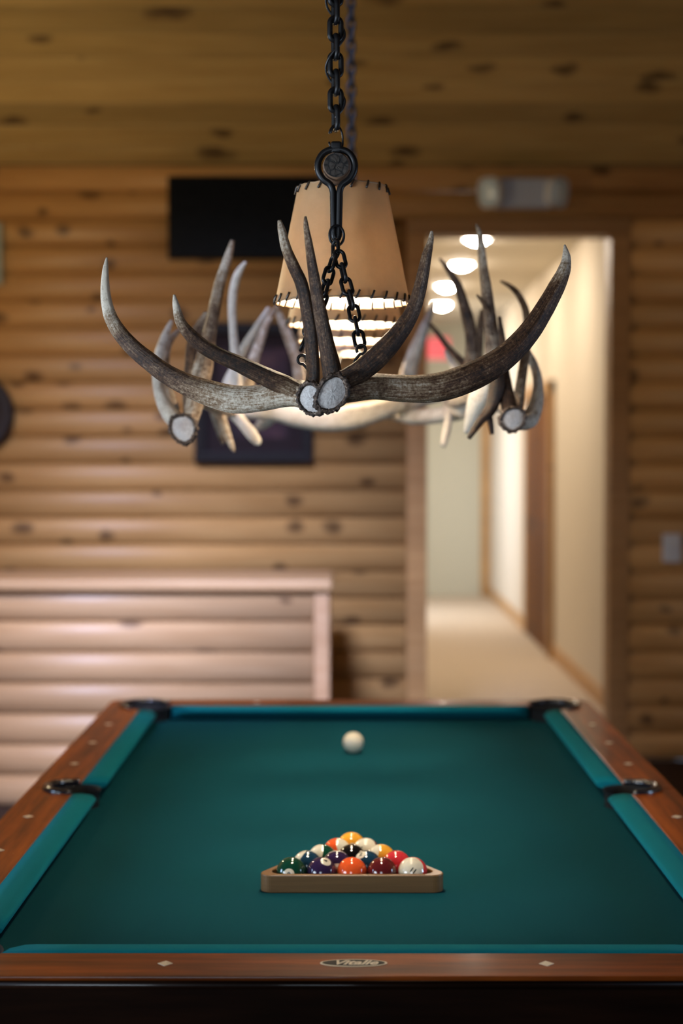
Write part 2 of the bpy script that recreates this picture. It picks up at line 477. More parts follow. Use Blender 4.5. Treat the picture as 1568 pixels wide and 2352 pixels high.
def log_profile(h, bulge, n=9):
    """(depth towards -Y, z) of one half-round siding board of height h"""
    pr = [(-0.02, 0.0015)]
    for i in range(n + 1):
        t = i / n
        z = 0.0015 + (h - 0.003) * t
        pr.append((bulge * (1 - abs(2 * t - 1) ** 2.3), z))
    pr.append((-0.02, h - 0.0015))
    return pr
LOGP = log_profile(PITCH, 0.022)
log_cache = {}
def log_mesh(length, mat='log'):
    key = (round(length, 3), mat)
    if key not in log_cache:
        v = [(0, -d, z) for d, z in LOGP] + [(length, -d, z) for d, z in LOGP]
        n = len(LOGP)
        f = [(i, (i + 1) % n, n + (i + 1) % n, n + i) for i in range(n)] + [tuple(range(n - 1, -1, -1)), tuple(range(n, 2 * n))]
        me = bpy.data.meshes.new('log_plank'); me.from_pydata(v, [], f); me.materials.append(M[mat])
        for p in me.polygons: p.use_smooth = len(p.vertices) == 4
        log_cache[key] = me
    return log_cache[key]
for k in range(22):
    z0 = 0.008 + k * PITCH
    spans = [(XL, DX0 - TR), (DX1 + TR, XR)]
    if z0 > DZ: spans = [(XL, XR)]
    for a, b in spans:
        cuts = [a]
        cuts.append(b)
        for c0, c1 in zip(cuts, cuts[1:]):
            link('log_plank', log_mesh(round(c1 - c0 - 0.002, 3)), wall, (c0, 0, z0))
# doorway casing
door_trim = empty('trim_1', (DX0, YW, 0)); tag(door_trim, 'smooth pine casing around the doorway', kind='structure')
for nm, x0, x1, z0, z1 in (('casing', DX0 - TR, DX0, 0, DZ), ('casing', DX1, DX1 + TR, 0, DZ), ('head_casing', DX0 - TR, DX1 + TR, DZ, 0.008 + 20 * PITCH)):
    o = box(nm, x0, x1, YW - .022, YW + .02, z0, z1, M['trim'], bevel=.004); o.parent = door_trim; o.matrix_parent_inverse = Matrix.Translation((-DX0, -YW, 0))
for x0, x1, z0, z1 in ((DX0 - .02, DX0, 0, DZ), (DX1, DX1 + .02, 0, DZ), (DX0 - .02, DX1 + .02, DZ, DZ + .02)):
    o = box('jamb', x0, x1, YW + .02, YW + .16, z0, z1, M['trim']); o.parent = door_trim; o.matrix_parent_inverse = Matrix.Translation((-DX0, -YW, 0))

# sloped board ceiling, rising from the log wall
SL = math.atan(0.62)
ceil = empty('ceiling', (0, YW, ZC)); tag(ceil, 'sloped ceiling of smooth knotty pine boards', kind='structure')
BW = 0.152
RIDGE_Y = (YW + YB) / 2
nb = int(((YW - RIDGE_Y) / math.cos(SL)) / BW) + 1
me = bpy.data.meshes.new('ceiling_board')
bm = bmesh.new()
bmesh.ops.create_cube(bm, size=1, matrix=Matrix.Translation((0, BW / 2, 0.012)) @ Matrix.Diagonal((XR - XL + .2, BW - 0.003, 0.024, 1)))
bmesh.ops.bevel(bm, geom=[e for e in bm.edges if abs(e.verts[0].co.x - e.verts[1].co.x) > 1], offset=0.005, segments=1, affect='EDGES')
bm.to_mesh(me); bm.free(); me.materials.append(M['ceil'])
for side in (0, 1):
    for k in range(nb):
        s = k * BW
        if side == 0:
            loc = (0, -s * math.cos(SL), s * math.sin(SL)); rot = (-(math.pi - SL) + math.pi * 0, 0, 0)
            o = link('ceiling_board', me, ceil, loc, (math.pi - SL, 0, 0))
        else:
            loc = (0, YB - YW + s * math.cos(SL), s * math.sin(SL)); o = link('ceiling_board', me, ceil, loc, (SL, 0, 0))
ZR = ZC + (YW - RIDGE_Y) * 0.62
mb = MB()
for (ya, za, yb, zb) in ((YW + .2, ZC - .124 + .04, RIDGE_Y, ZR + .04), (RIDGE_Y, ZR + .04, YB - .2, ZC - .124 + .04)):
    mb.add([(XL - .15, ya, za), (XR + .15, ya, za), (XR + .15, yb, zb), (XL - .15, yb, zb), (XL - .15, ya, za + .1), (XR + .15, ya, za + .1), (XR + .15, yb, zb + .1), (XL - .15, yb, zb + .1)],
           [(0, 3, 2, 1), (4, 5, 6, 7), (0, 1, 5, 4), (1, 2, 6, 5), (2, 3, 7, 6), (3, 0, 4, 7)])
o = mb.build('roof_deck', M['gap']); o.parent = ceil; o.matrix_parent_inverse = Matrix.Translation((0, -YW, -ZC))
# dark cove strip where wall and ceiling meet
box('trim_2', XL, XR, YW - .035, YW, ZC - .012, ZC + .004, M['gap'])
tag(bpy.data.objects['trim_2'], 'dark joint strip between log wall and ceiling', kind='structure')
# beam the lamp chains hang from
box('trim_3', -.11, .11, 1.6, 5.3, 3.25, 3.50, M['trim'], bevel=.01)
tag(bpy.data.objects['trim_3'], 'pine tie beam above the pool table', kind='structure')

def wall_with_windows(name, axis, c0, c1, wins, lab):
    """solid wall in pieces around window openings; axis 'x' = wall of constant x"""
    mb = MB()
    def piece(a0, a1, z0, z1):
        if a1 - a0 < 1e-4 or z1 - z0 < 1e-4: return
        if axis == 'x': mb.box(c0, c1, a0, a1, z0, z1)
        else: mb.box(a0, a1, c0, c1, z0, z1)
    lo, hi = (YB, YW) if axis == 'x' else (XL, XR)
    cur = lo
    for (a0, a1, z0, z1) in wins:
        piece(cur, a0, 0, ZC); piece(a0, a1, 0, z0); piece(a0, a1, z1, ZC); cur = a1
    piece(cur, hi, 0, ZC)
    if axis == 'x':
        mb.add([(c0, YB, ZC), (c0, YW, ZC), (c0, RIDGE_Y, ZR), (c1, YB, ZC), (c1, YW, ZC), (c1, RIDGE_Y, ZR)], [(0, 1, 2), (3, 5, 4), (0, 3, 4, 1), (1, 4, 5, 2), (2, 5, 3, 0)])
    o = mb.build(name, M['log']); tag(o, lab, kind='structure'); return o
wins_l = [(0.1, 1.8, 0.78, 1.95), (2.45, 3.05, 0.88, 1.72)]
wins_r = [(2.45, 3.05, 0.88, 1.72)]
wins_b = [(-1.6, 0.0, 1.3, 2.5)]
wall_with_windows('wall_left', 'x', XL - .1, XL, wins_l, 'pine side wall with a low window')
wall_with_windows('wall_right', 'x', XR, XR + .1, wins_r, 'pine side wall with one window')
wall_with_windows('wall_front', 'y', YB - .1, YB, wins_b, 'pine wall behind the camera with one window')
nwin = 0
for axis, c, ws in (('x', XL, wins_l), ('x', XR, wins_r), ('y', YB, wins_b)):
    for (a0, a1, z0, z1) in ws:
        nwin += 1
        wo = empty('window_%d' % nwin); tag(wo, 'daylit window out of the frame', kind='structure')
        s = 1 if c > 0 else -1
        bars = [(a0 - .07, a0, z0 - .07, z1 + .07), (a1, a1 + .07, z0 - .07, z1 + .07), (a0, a1, z0 - .07, z0), (a0, a1, z1, z1 + .07)]
        for (b0, b1, q0, q1) in bars:
            if axis == 'x': box('window_frame', min(c, c - s * .03), max(c, c - s * .03), b0, b1, q0, q1, M['trim'], wo)
            else: box('window_frame', b0, b1, c, c + .03, q0, q1, M['trim'], wo)

# ------------------------------------------------------------------ the hallway beyond the doorway
HX0, HX1, HY, HZ = 0.14, 1.63, 17.8, 3.06
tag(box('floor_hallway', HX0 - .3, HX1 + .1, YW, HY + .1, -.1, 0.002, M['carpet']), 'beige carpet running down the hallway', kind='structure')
tag(box('ceiling_hallway', HX0 - .3, HX1 + .1, YW + .14, HY + .1, HZ, HZ + .1, M['hall_ceiling']), 'cream ceiling of the hallway', kind='structure')
tag(box('wall_hallway_right', HX1, HX1 + .1, YW + .14, HY, 0, HZ, M['hall_paint']), 'cream painted hallway wall', kind='structure')
mb = MB(); mb.box(HX0 - .1, HX0, YW + .14, 14.7, 0, HZ).box(HX0 - .1, HX0, 16.5, HY, 0, HZ).box(HX0 - .1, HX0, 14.7, 16.5, 2.4, HZ)
tag(mb.build('wall_hallway_left', M['hall_paint']), 'cream hallway wall hidden by the door casing', kind='structure')
tag(box('wall_hallway_end', HX0 - .1, HX1 + .1, HY, HY + .1, 0, HZ, M['hall_end']), 'grey green wall closing the hallway', kind='structure')
box('wall_side_room', HX0 - .62, HX0 - .6, 14.2, 17, 0, HZ, M['hall_paint']); tag(bpy.data.objects['wall_side_room'], 'wall of the room beside the hallway', kind='structure')
# returns between casing and hallway walls
mb = MB(); mb.box(DX1 + .02, HX1 + .1, YW + .14, YW + .18, 0, HZ).box(HX0 - .1, DX0 - .02, YW + .14, YW + .18, 0, HZ).box(DX0 - .02, DX1 + .02, YW + .14, YW + .18, DZ + .02, HZ)
tag(mb.build('wall_hallway_return', M['hall_paint']), 'painted back of the log wall', kind='structure')
bs = empty('baseboard_right', (HX1, YW, 0)); tag(bs, 'golden wood baseboard along the hallway wall', kind='structure')
D0, D1 = 12.4, 14.1              # double door in the right hallway wall
for a, b in ((YW + .18, D0 - .1), (D1 + .1, HY - .02)):
    o = box('baseboard_length', HX1 - .016, HX1, a, b, 0.002, .115, M['base_wood'], bevel=.004); o.parent = bs; o.matrix_parent_inverse = Matrix.Translation((-HX1, -YW, 0))
dr = empty('door_1', (HX1, D0, 0)); tag(dr, 'golden brown wooden double door in the hallway wall', kind='structure')
inv = Matrix.Translation((-HX1, -D0, 0))
def sub(o, parent, inv): o.parent = parent; o.matrix_parent_inverse = inv; return o
sub(box('door_casing', HX1 - .045, HX1, D0 - .1, D0, 0.002, 2.17, M['base_wood'], bevel=.005), dr, inv)
sub(box('door_casing', HX1 - .03, HX1, D1, D1 + .1, 0.002, 2.17, M['base_wood'], bevel=.005), dr, inv)
sub(box('door_casing', HX1 - .045, HX1, D0 - .1, D1 + .1, 2.07, 2.17, M['base_wood'], bevel=.005), dr, inv)
for a, b in ((D0, (D0 + D1) / 2 - .004), ((D0 + D1) / 2 + .004, D1)):
    lf = sub(box('door_leaf', HX1 - .02, HX1, a, b, 0.01, 2.07, M['door_wood'], bevel=.003), dr, inv)
    for z0, z1 in ((.15, .9), (1.05, 1.95)):
        box('door_panel', HX1 - .028, HX1 - .02, a + .12, b - .12, z0, z1, M['door_wood'], lf, bevel=.006)
tx0, tx1 = P(1104, 1200, HY).x, P(1130, 1200, HY).x
tag(box('trim_4', tx0, tx1, HY - .025, HY, 0.002, 2.2, M['base_wood'], bevel=.005), 'narrow golden wood casing at the end of the hallway', kind='structure')

# hallway downlights
me_can = None
for i, (px, py) in enumerate(((1095, 550), (1060, 608), (1025, 658), (1014, 700))):
    d = FPX * (HZ - CAM.z) / (HOR_Y - py)
    p = P(px, py, d)
    c = empty('ceiling_downlight', (p.x, p.y, HZ))
    tag(c, ['round recessed hallway downlight nearest the doorway', 'second recessed hallway downlight from the doorway', 'third recessed hallway downlight from the doorway', 'farthest recessed downlight at the end of the hallway'][i], 'downlight', 'hallway ceiling downlights')
    v, f = revolve([(0.0005, -.042), (0.03, -.038), (0.058, -.024), (0.08, -.002)], 28); mesh_obj('lens', v, f, M['can_glow'], c, True)
    v, f = revolve([(0.08, 0), (0.08, -.006), (0.088, -.012), (0.10, -.008), (0.104, 0)], 28); mesh_obj('trim_ring', v, f, M['white_plastic'], c, True)
# red sign on the end wall
p = P(1003, 800, HY - .06)
e = empty('hallway_sign', (p.x, p.y, p.z)); tag(e, 'small glowing red sign at the far end of the hallway', 'sign')
box('housing', -.15, .15, 0, .05, -.13, .13, M['white_plastic'], e, bevel=.006)
box('lit_face', -.138, .138, -.004, 0, -.118, .118, M['red_glow'], e)

# ------------------------------------------------------------------ things on the log wall
YF = YW - .032
def wall_box(pts): return [P(x, y, YF) for x, y in pts]
a, b = wall_box(((387, 408), (735, 597)))
tv = empty('wall_screen', ((a.x + b.x) / 2, YF, b.z)); tag(tv, 'wide black screen mounted high on the log wall behind the lampshade', 'screen')
W_, H_ = b.x - a.x, a.z - b.z
box('screen_housing', -W_ / 2, W_ / 2, -.05, .0, 0, H_, M['bezel'], tv, bevel=.006)
box('screen_glass', -W_ / 2 + .018, W_ / 2 - .018, -.052, -.05, .02, H_ - .018, M['screen'], tv)
box('wall_bracket', -.12, .12, 0, .03, .1, H_ - .1, M['bezel'], tv)

a, b = wall_box(((446, 742), (719, 1064)))
W_, H_ = b.x - a.x, a.z - b.z
fr = empty('framed_picture', ((a.x + b.x) / 2, YF, b.z)); tag(fr, 'dark framed picture on the log wall behind the antlers', 'picture')
fw = .06
for nm, x0, x1, z0, z1 in (('frame_rail', -W_/2, W_/2, 0, fw), ('frame_rail', -W_/2, W_/2, H_ - fw, H_), ('frame_stile', -W_/2, -W_/2 + fw, fw, H_ - fw), ('frame_stile', W_/2 - fw, W_/2, fw, H_ - fw)):
    box(nm, x0, x1, -.04, .002, z0, z1, M['frame_dark'], fr, bevel=.006)
box('mat_board', -W_/2 + fw, W_/2 - fw, -.012, .002, fw, H_ - fw, M['frame_mat'], fr)
box('print', -W_/2 + fw + .07, W_/2 - fw - .07, -.014, -.012, fw + .07, H_ - fw - .07, M['print'], fr)

# emergency light: a tapered body with two square-ish lamp heads turned outwards
a, b = wall_box(((1140, 412), (1256, 484)))
em = empty('emergency_light', ((a.x + b.x) / 2, YF, b.z)); tag(em, 'white twin-head emergency light mounted above the doorway', 'emergency light')
W_, H_ = b.x - a.x, a.z - b.z
mb = MB()
def slab(mb, w0, w1, y0, y1, z0, z1):
    return mb.add([(-w0, y0, z0), (w0, y0, z0), (w0, y1, z0), (-w0, y1, z0), (-w1, y0, z1), (w1, y0, z1), (w1, y1, z1), (-w1, y1, z1)],
                  [(0, 3, 2, 1), (4, 5, 6, 7), (0, 1, 5, 4), (1, 2, 6, 5), (2, 3, 7, 6), (3, 0, 4, 7)])
slab(mb, W_ * .56, W_ * .64, -.075, .004, .004, H_ - .004).build('battery_case', M['grey_plastic'], em, bevel=.012)
for s in (-1, 1):
    hd = empty('lamp_head', (s * (W_ / 2 + .030), -.075, H_ * .5), em)
    hd.rotation_euler = (R(8), 0, s * R(38))
    def sq(r, y, tz=1.0, n=28):      # rounded-square outline
        out = []
        for k in range(n):
            a_ = 2 * math.pi * k / n
            c_, s_ = math.cos(a_), math.sin(a_)
            q = r / (abs(c_) ** 3.2 + abs(s_) ** 3.2) ** (1 / 3.2)
            out.append((q * c_ * .82, y, q * s_ * tz))
        return out
    def loft(rings):
        v = [p for r_ in rings for p in r_]; n_ = len(rings[0]); f = []
        for i_ in range(len(rings) - 1):
            for k in range(n_): f.append((i_ * n_ + k, i_ * n_ + (k + 1) % n_, (i_ + 1) * n_ + (k + 1) % n_, (i_ + 1) * n_ + k))
        f += [tuple(range(n_ - 1, -1, -1)), tuple((len(rings) - 1) * n_ + k for k in range(n_))]
        return v, f
    v, f = loft([sq(.045, .04), sq(.066, .02), sq(.078, -.02), sq(.078, -.034), sq(.070, -.034), sq(.066, -.026)])
    o = mesh_obj('reflector_cup', v, f, M['white_plastic'], hd); fix_n(o)
    v, f = loft([sq(.067, -.030), sq(.055, -.037), sq(.02, -.041)])
    o = mesh_obj('lens', v, f, M['lens'], hd, True); fix_n(o)

a, b = wall_box(((1521, 1226), (1563, 1291)))
W_, H_ = b.x - a.x, a.z - b.z
sw = empty('light_switch', ((a.x + b.x) / 2, YF, b.z)); tag(sw, 'white light switch plate on the dark log wall', 'light switch')
box('cover_plate', -W_ / 2, W_ / 2, -.008, .012, 0, H_, M['white_plastic'], sw, bevel=.003)
box('toggle', -.012, .012, -.02, -.008, H_ * .4, H_ * .6, M['white_plastic'], sw, bevel=.002)

# things cut off by the left edge of the picture
p = P(-62, 950, YF)
pl = empty('wall_plaque', (p.x, YF, p.z)); tag(pl, 'dark round wall plaque cut off by the left picture edge', 'plaque')
v, f = revolve([(.001, .045), (.10, .05), (.155, .045), (.17, .06), (.20, .06), (.212, .04), (.214, 0), (.001, 0)], 40)
mesh_obj('plaque_disc', [(x, -z_, y) for x, y, z_ in v], f, M['purple_dark'], pl, True)
v, f = revolve([(.001, .075), (.05, .072), (.075, .05), (.076, .04)], 32)
mesh_obj('boss', [(x, -z_, y) for x, y, z_ in v], f, M['frame_dark'], pl, True)
a, b = wall_box(((-150, 512), (7, 655)))
W_, H_ = b.x - a.x, a.z - b.z
fp = empty('pale_picture', ((a.x + b.x) / 2, YF, b.z)); tag(fp, 'pale greenish picture just showing at the left picture edge', 'picture')
box('frame', -W_ / 2, W_ / 2, -.025, .002, 0, H_, M['pale_green'], fp, bevel=.005)
box('print', -W_ / 2 + .04, W_ / 2 - .04, -.028, -.025, .04, H_ - .04, M['white_plastic'], fp)

# ------------------------------------------------------------------ log-clad bar
YBAR = 7.157
bx0, bx1 = -2.35, P(757, 1400, YBAR).x
px0 = P(721, 1400, YBAR).x
bar = empty('bar_counter', ((bx0 + bx1) / 2, YBAR, 0)); tag(bar, 'low bar counter clad in half-round pine logs', 'bar')
inv = Matrix.Translation((-(bx0 + bx1) / 2, -YBAR, 0))
sub(box('carcass', bx0 + .01, bx1 - .02, YBAR + .02, YBAR + .46, 0, .978, M['gap']), bar, inv)
bl = px0 - bx0 - 0.002
for k in range(7):
    o = link('log_plank', log_mesh(round(bl, 3), 'bar_log'), bar); o.location = (bx0 - (bx0 + bx1) / 2, 0, k * PITCH)
sub(box('corner_post', px0, bx1, YBAR - .028, YBAR + .47, 0, .98, M['post'], bevel=.008), bar, inv)
sub(box('counter_top', bx0 - .03, bx1 + .012, YBAR - .062, YBAR + .52, .981, 1.034, M['bar_log'], bevel=.012), bar, inv)

# ------------------------------------------------------------------ pool table
CX, YN, LEN, WID = 0.018, 2.519, 2.337, 1.168
CYT = YN + LEN / 2
ZCL, ZN, ZRT = 0.775, 0.811, 0.817
HW, HL = WID / 2, LEN / 2
CU, RW = 0.058, 0.112
tab = empty('pool_table', (CX, CYT, 0)); tag(tab, 'wooden pool table with teal cloth and dark pockets', 'pool table')
xi, xo, yi, yo = HW + CU, HW + CU + RW, HL + CU, HL + CU + RW
cpx, cpy, cpr = HW + .045, HL + .045, 0.070      # corner pocket
spx, spr = xi + .006, 0.058                      # side pocket
# bed with pocket cut-outs
bx, by = HW + .035, HL + .035
def corner_arc(r):
    a1 = math.degrees(math.acos(max(-1, min(1, (bx - cpx) / r))))
    a2 = math.degrees(math.asin(max(-1, min(1, (by - cpy) / r))))
    return a1, a2
poly = []
r_ = cpr
ax = math.sqrt(r_ ** 2 - (bx - cpx) ** 2); ay = math.sqrt(r_ ** 2 - (by - cpy) ** 2)
th_a = math.degrees(math.atan2(-ax, bx - cpx)) % 360; th_b = math.degrees(math.atan2(by - cpy, -ay)) % 360
quad = arc(cpx, cpy, r_, th_a, th_b, 12)         # arc through the inside of the corner, from right side to top side
sxh = math.sqrt(max(0, spr ** 2 - (bx - spx) ** 2))
s_a = math.degrees(math.atan2(-sxh, bx - spx)) % 360; s_b = math.degrees(math.atan2(sxh, bx - spx)) % 360
sidearc = arc(spx, 0, spr, s_a, s_b, 10)
right = sidearc + quad                           # going up the right side
poly += right
poly += [(-x, y) for x, y in reversed(quad)]
poly += [(-x, y) for x, y in reversed(sidearc)]
poly += [(-x, -y) for x, y in quad]
poly += [(x, -y) for x, y in reversed(quad)]
MB().prism(poly, ZCL - .04, ZCL).build('cloth_bed', M['cloth'], tab)

# cushions
def cushion(name, length, place, e0, e1):
    """profile across u (0 at wood .. CU at nose); e0/e1 = end type ('c' corner, 's' side)"""
    prof = [(0, ZRT - .0005), (.020, ZRT + .001), (.040, ZRT), (.050, ZRT - .0022), (.0555, ZRT - .005), (CU, ZN - .003), (CU - .002, ZN - .007), (.036, ZN - .012), (.022, ZCL + .012), (.012, ZCL + .002), (0, ZCL + .002)]
    def off(u, t):
        if t == 'c':
            return .030 + .022 * (u / CU) + .040 * (u / CU) ** 3
        return .060 + .010 * (u / CU) + .012 * (u / CU) ** 3
    n = len(prof)
    v, f = [], []
    K = 12
    for i in range(K + 1):
        for u, z in prof:
            a = off(u, e0); b = length - off(u, e1)
            v.append(place(a + (b - a) * i / K, u, z))
    for i in range(K):
        for k in range(n):
            f.append((i * n + k, i * n + (k + 1) % n, (i + 1) * n + (k + 1) % n, (i + 1) * n + k))
    f += [tuple(range(n - 1, -1, -1)), tuple(K * n + k for k in range(n))]
    o = mesh_obj(name, v, f, M['cushion'], tab)
    bm = bmesh.new(); bm.from_mesh(o.data); bmesh.ops.recalc_face_normals(bm, faces=bm.faces); bm.to_mesh(o.data); bm.free()
    for p in o.data.polygons: p.use_smooth = len(p.vertices) == 4
    return o
cushion('cushion', WID, lambda s, u, z: (-HW + s, -yi + u, z), 'c', 'c')
cushion('cushion', WID, lambda s, u, z: (-HW + s, yi - u, z), 'c', 'c')
for sx in (-1, 1):
    cushion('cushion', HL, lambda s, u, z: (sx * (xi - u), -HL + s, z), 'c', 's')
    cushion('cushion', HL, lambda s, u, z: (sx * (xi - u), HL - s, z), 'c', 's')

# wooden rails, mitred at the corners, scooped out at the pockets
def fix_normals(o):
    bm = bmesh.new(); bm.from_mesh(o.data); bmesh.ops.recalc_face_normals(bm, faces=bm.faces); bm.to_mesh(o.data); bm.free()
rails = {}
def rail(poly, mat, z0=ZRT - .0075, z1=ZRT, lab=None):
    mb = MB().prism(poly, z0, z1)
    o = mesh_obj('rail', mb.v, mb.f, mat, tab)
    fix_normals(o)
    m = o.modifiers.new('bevel', 'BEVEL'); m.width = .0025; m.segments = 3; m.limit_method = 'ANGLE'; m.angle_limit = R(50)
    return o
dxc = xi - cpx; dyc = yi - cpy
aw = math.degrees(math.atan2(-math.sqrt((cpr + .004) ** 2 - dxc ** 2), dxc))     # circle meets the side wood line
q_side = arc(cpx, cpy, cpr + .004, 45, aw, 10)                                   # 45 deg down to the wood line
sw_a = math.degrees(math.acos((xi - spx) / (spr + .004)))
q_sp = arc(spx, 0, spr + .004, sw_a, 0, 8)                                       # from the wood line round to the middle
RC = .035
half_r = [(xo, 0.0005), (xo, yo - RC), (xo - RC * .29, yo - RC * .29)] + q_side + [(x, max(y, .0005)) for x, y in q_sp]
aw2 = math.degrees(math.atan2(dyc, -math.sqrt((cpr + .004) ** 2 - dyc ** 2)))
q_end = arc(cpx, cpy, cpr + .004, aw2, 45, 10)
end_p = [(-x, y) for x, y in reversed(q_end)] + q_end + [(xo - RC * .29, yo - RC * .29), (xo - RC, yo), (-xo + RC, yo), (-xo + RC * .29, yo - RC * .29)]
side_rails = []
for sx in (-1, 1):
    for sy in (-1, 1):
        side_rails.append((sx, sy, rail([(sx * x, sy * y) for x, y in half_r], M['rail_y'])))
end_near = rail([(x, -y) for x, y in end_p], M['rail_x'])
end_far = rail(end_p, M['rail_x'])
# sights
def sight(parent, x, y):
    r = .0115
    MB().prism([(x - r, y), (x, y - r * 1.05), (x + r, y), (x, y + r * 1.05)], ZRT - .001, ZRT + .0006).build('sight', M['pearl'], parent)
for sx, sy, o in side_rails:
    for k in (1, 2, 3): sight(o, sx * (xi + RW * .5), sy * k * LEN / 8)
for o, sy in ((end_near, -1), (end_far, 1)):
    for k in (-1, 1): sight(o, k * WID / 4, sy * (yi + RW * .47))
# oval nameplate
def text_mesh(body, size, shear=0.0, bold=0.0, extr=0.0):
    c = bpy.data.curves.new('lettering', 'FONT'); c.body = body; c.size = size; c.shear = shear; c.offset = bold
    c.extrude = extr; c.align_x = 'CENTER'; c.align_y = 'CENTER'; c.resolution_u = 3
    o = bpy.data.objects.new('tmp_text', c); col.objects.link(o)
    dg = bpy.context.evaluated_depsgraph_get(); dg.update()
    me = bpy.data.meshes.new_from_object(o.evaluated_get(dg))
    bpy.data.objects.remove(o); bpy.data.curves.remove(c)
    return me
np_ = empty('nameplate', (P(812, 2225, 2.41).x - CX, P(812, 2225, 2.41).y - CYT, ZRT), tab)
A_, B_ = .0515, .0175
def oval(a, b, n=48): return [(a * math.cos(2 * math.pi * i / n), b * math.sin(2 * math.pi * i / n)) for i in range(n)]
MB().prism(oval(A_, B_), 0, .0008).build('plate_rim', M['plate_cream'], np_)
MB().prism(oval(A_ - .0032, B_ - .0026), .0008, .0010).build('plate_field', M['plate_black'], np_)
me = text_mesh('Vitalie', .0275, 0.42, .0007, .0002); me.name = 'lettering'; me.materials.append(M['plate_cream'])
o = link('lettering', me, np_, (0.001, -.001, .0013))
# apron, moulding and legs
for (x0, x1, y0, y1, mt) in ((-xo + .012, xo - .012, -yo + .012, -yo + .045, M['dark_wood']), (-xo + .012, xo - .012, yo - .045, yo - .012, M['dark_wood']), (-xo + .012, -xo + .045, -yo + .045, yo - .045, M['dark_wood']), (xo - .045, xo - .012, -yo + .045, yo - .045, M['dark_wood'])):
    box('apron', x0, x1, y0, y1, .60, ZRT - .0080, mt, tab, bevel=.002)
for sy in (-1, 1):
    v, f = simple_tube([(-xo + .01, sy * (yo - .010), ZRT - .0165), (xo - .01, sy * (yo - .010), ZRT - .0165)], .0062, 16)
    mesh_obj('moulding', v, f, M['dark_wood'], tab, True)
for sx in (-1, 1):
    v, f = simple_tube([(sx * (xo - .010), -yo + .01, ZRT - .0165), (sx * (xo - .010), yo - .01, ZRT - .0165)], .0062, 16)
    mesh_obj('moulding', v, f, M['dark_wood'], tab, True)
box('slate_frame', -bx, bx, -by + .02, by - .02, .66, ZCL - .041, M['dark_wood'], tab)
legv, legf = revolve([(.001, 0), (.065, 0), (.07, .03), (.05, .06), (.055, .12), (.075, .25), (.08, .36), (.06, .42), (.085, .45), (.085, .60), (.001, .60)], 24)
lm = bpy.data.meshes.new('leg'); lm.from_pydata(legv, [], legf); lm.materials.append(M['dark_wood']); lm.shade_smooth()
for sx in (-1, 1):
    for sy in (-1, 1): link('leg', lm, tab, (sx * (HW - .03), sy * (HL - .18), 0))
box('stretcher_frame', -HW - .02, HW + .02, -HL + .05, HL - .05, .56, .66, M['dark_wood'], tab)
# pockets
def pocket(cx_, cy_, r, a0, a1):
    e = empty('pocket', (cx_, cy_, 0), tab)
    v, f = revolve([(r + .004, ZRT - .004), (r, ZRT - .006), (r - .004, ZCL - .02), (r - .012, .67), (r - .03, .662), (.001, .661)], 28)
    mesh_obj('liner', v, [q[::-1] for q in f], M['black_matte'], e, True)
    pts = [(x, y, ZRT + .002) for x, y in arc(0, 0, r + .006, a0, a1, 24)]
    path = [(Vector(p), .0105 * (0.55 + 0.45 * math.sin(math.pi * min(1, max(0, (i + 2) / 28)))), 0) for i, p in enumerate(pts)]
    v, f, _, _ = tube(path, 12)
    mesh_obj('collar', v, f, M['black_gloss'], e, True)
for sx in (-1, 1):
    base = 0 if sx > 0 else 180
    pocket(sx * spx, 0, spr, base - 92, base + 92)
    for sy in (-1, 1):
        mid = math.degrees(math.atan2(sy, sx))
        pocket(sx * cpx, sy * cpy, cpr, mid - 104, mid + 104)

# ------------------------------------------------------------------ balls
BR = 0.028575
def ball_mesh():
    bm = bmesh.new(); bmesh.ops.create_icosphere(bm, subdivisions=4, radius=BR)
    me = bpy.data.meshes.new('ball'); bm.to_mesh(me); bm.free(); me.shade_smooth(); return me
BM = ball_mesh()
IVORY = (0.72, 0.64, 0.48)
def ball_mat(name, c, stripe):
    t = NT(name)
    if stripe:
        tc = t.n('ShaderNodeTexCoord'); sp = t.n('ShaderNodeSeparateXYZ'); t.l(tc.outputs['Object'], sp.inputs[0])
        m = t.math('LESS_THAN', t.math('ABSOLUTE', sp.outputs[2]), BR * 0.52)
        t.base(t.mix(m, IVORY, c))
    else:
        g = t.n('ShaderNodeNewGeometry'); nz = t.noise(g.outputs['Position'], 50, 2)
        t.base(t.mix(t.math('MULTIPLY', nz, 0.2), c, tuple(x * .9 for x in c)))
    t.rough(0.06); t.b.inputs['Specular IOR Level'].default_value = 0.6; t.b.inputs['Coat Weight'].default_value = 0.3; t.b.inputs['Coat Roughness'].default_value = 0.03
    return t.m
YEL, BLU, RED, PUR, ORA, GRN, MAR, BLK = (0.80, 0.36, 0.035), (0.010, 0.045, 0.085), (0.62, 0.035, 0.045), (0.030, 0.016, 0.055), (0.80, 0.10, 0.022), (0.004, 0.05, 0.028), (0.11, 0.012, 0.014), (0.006, 0.006, 0.007)
M['digit'] = plain('ball_digit', (0.01, 0.01, 0.01), 0.3)
M['ball_spot'] = plain('ball_spot', IVORY, 0.15)
def wrap(me, r):
    """bend a flat mesh lying in z=0 round a sphere so that its middle faces +Z"""
    for v in me.vertices:
        x, y = v.co.x, v.co.y
        L = math.hypot(x, y); a = L / BR
        k = (math.sin(a) / L * r) if L > 1e-9 else r / BR
        v.co = (x * k, y * k, r * math.cos(a))
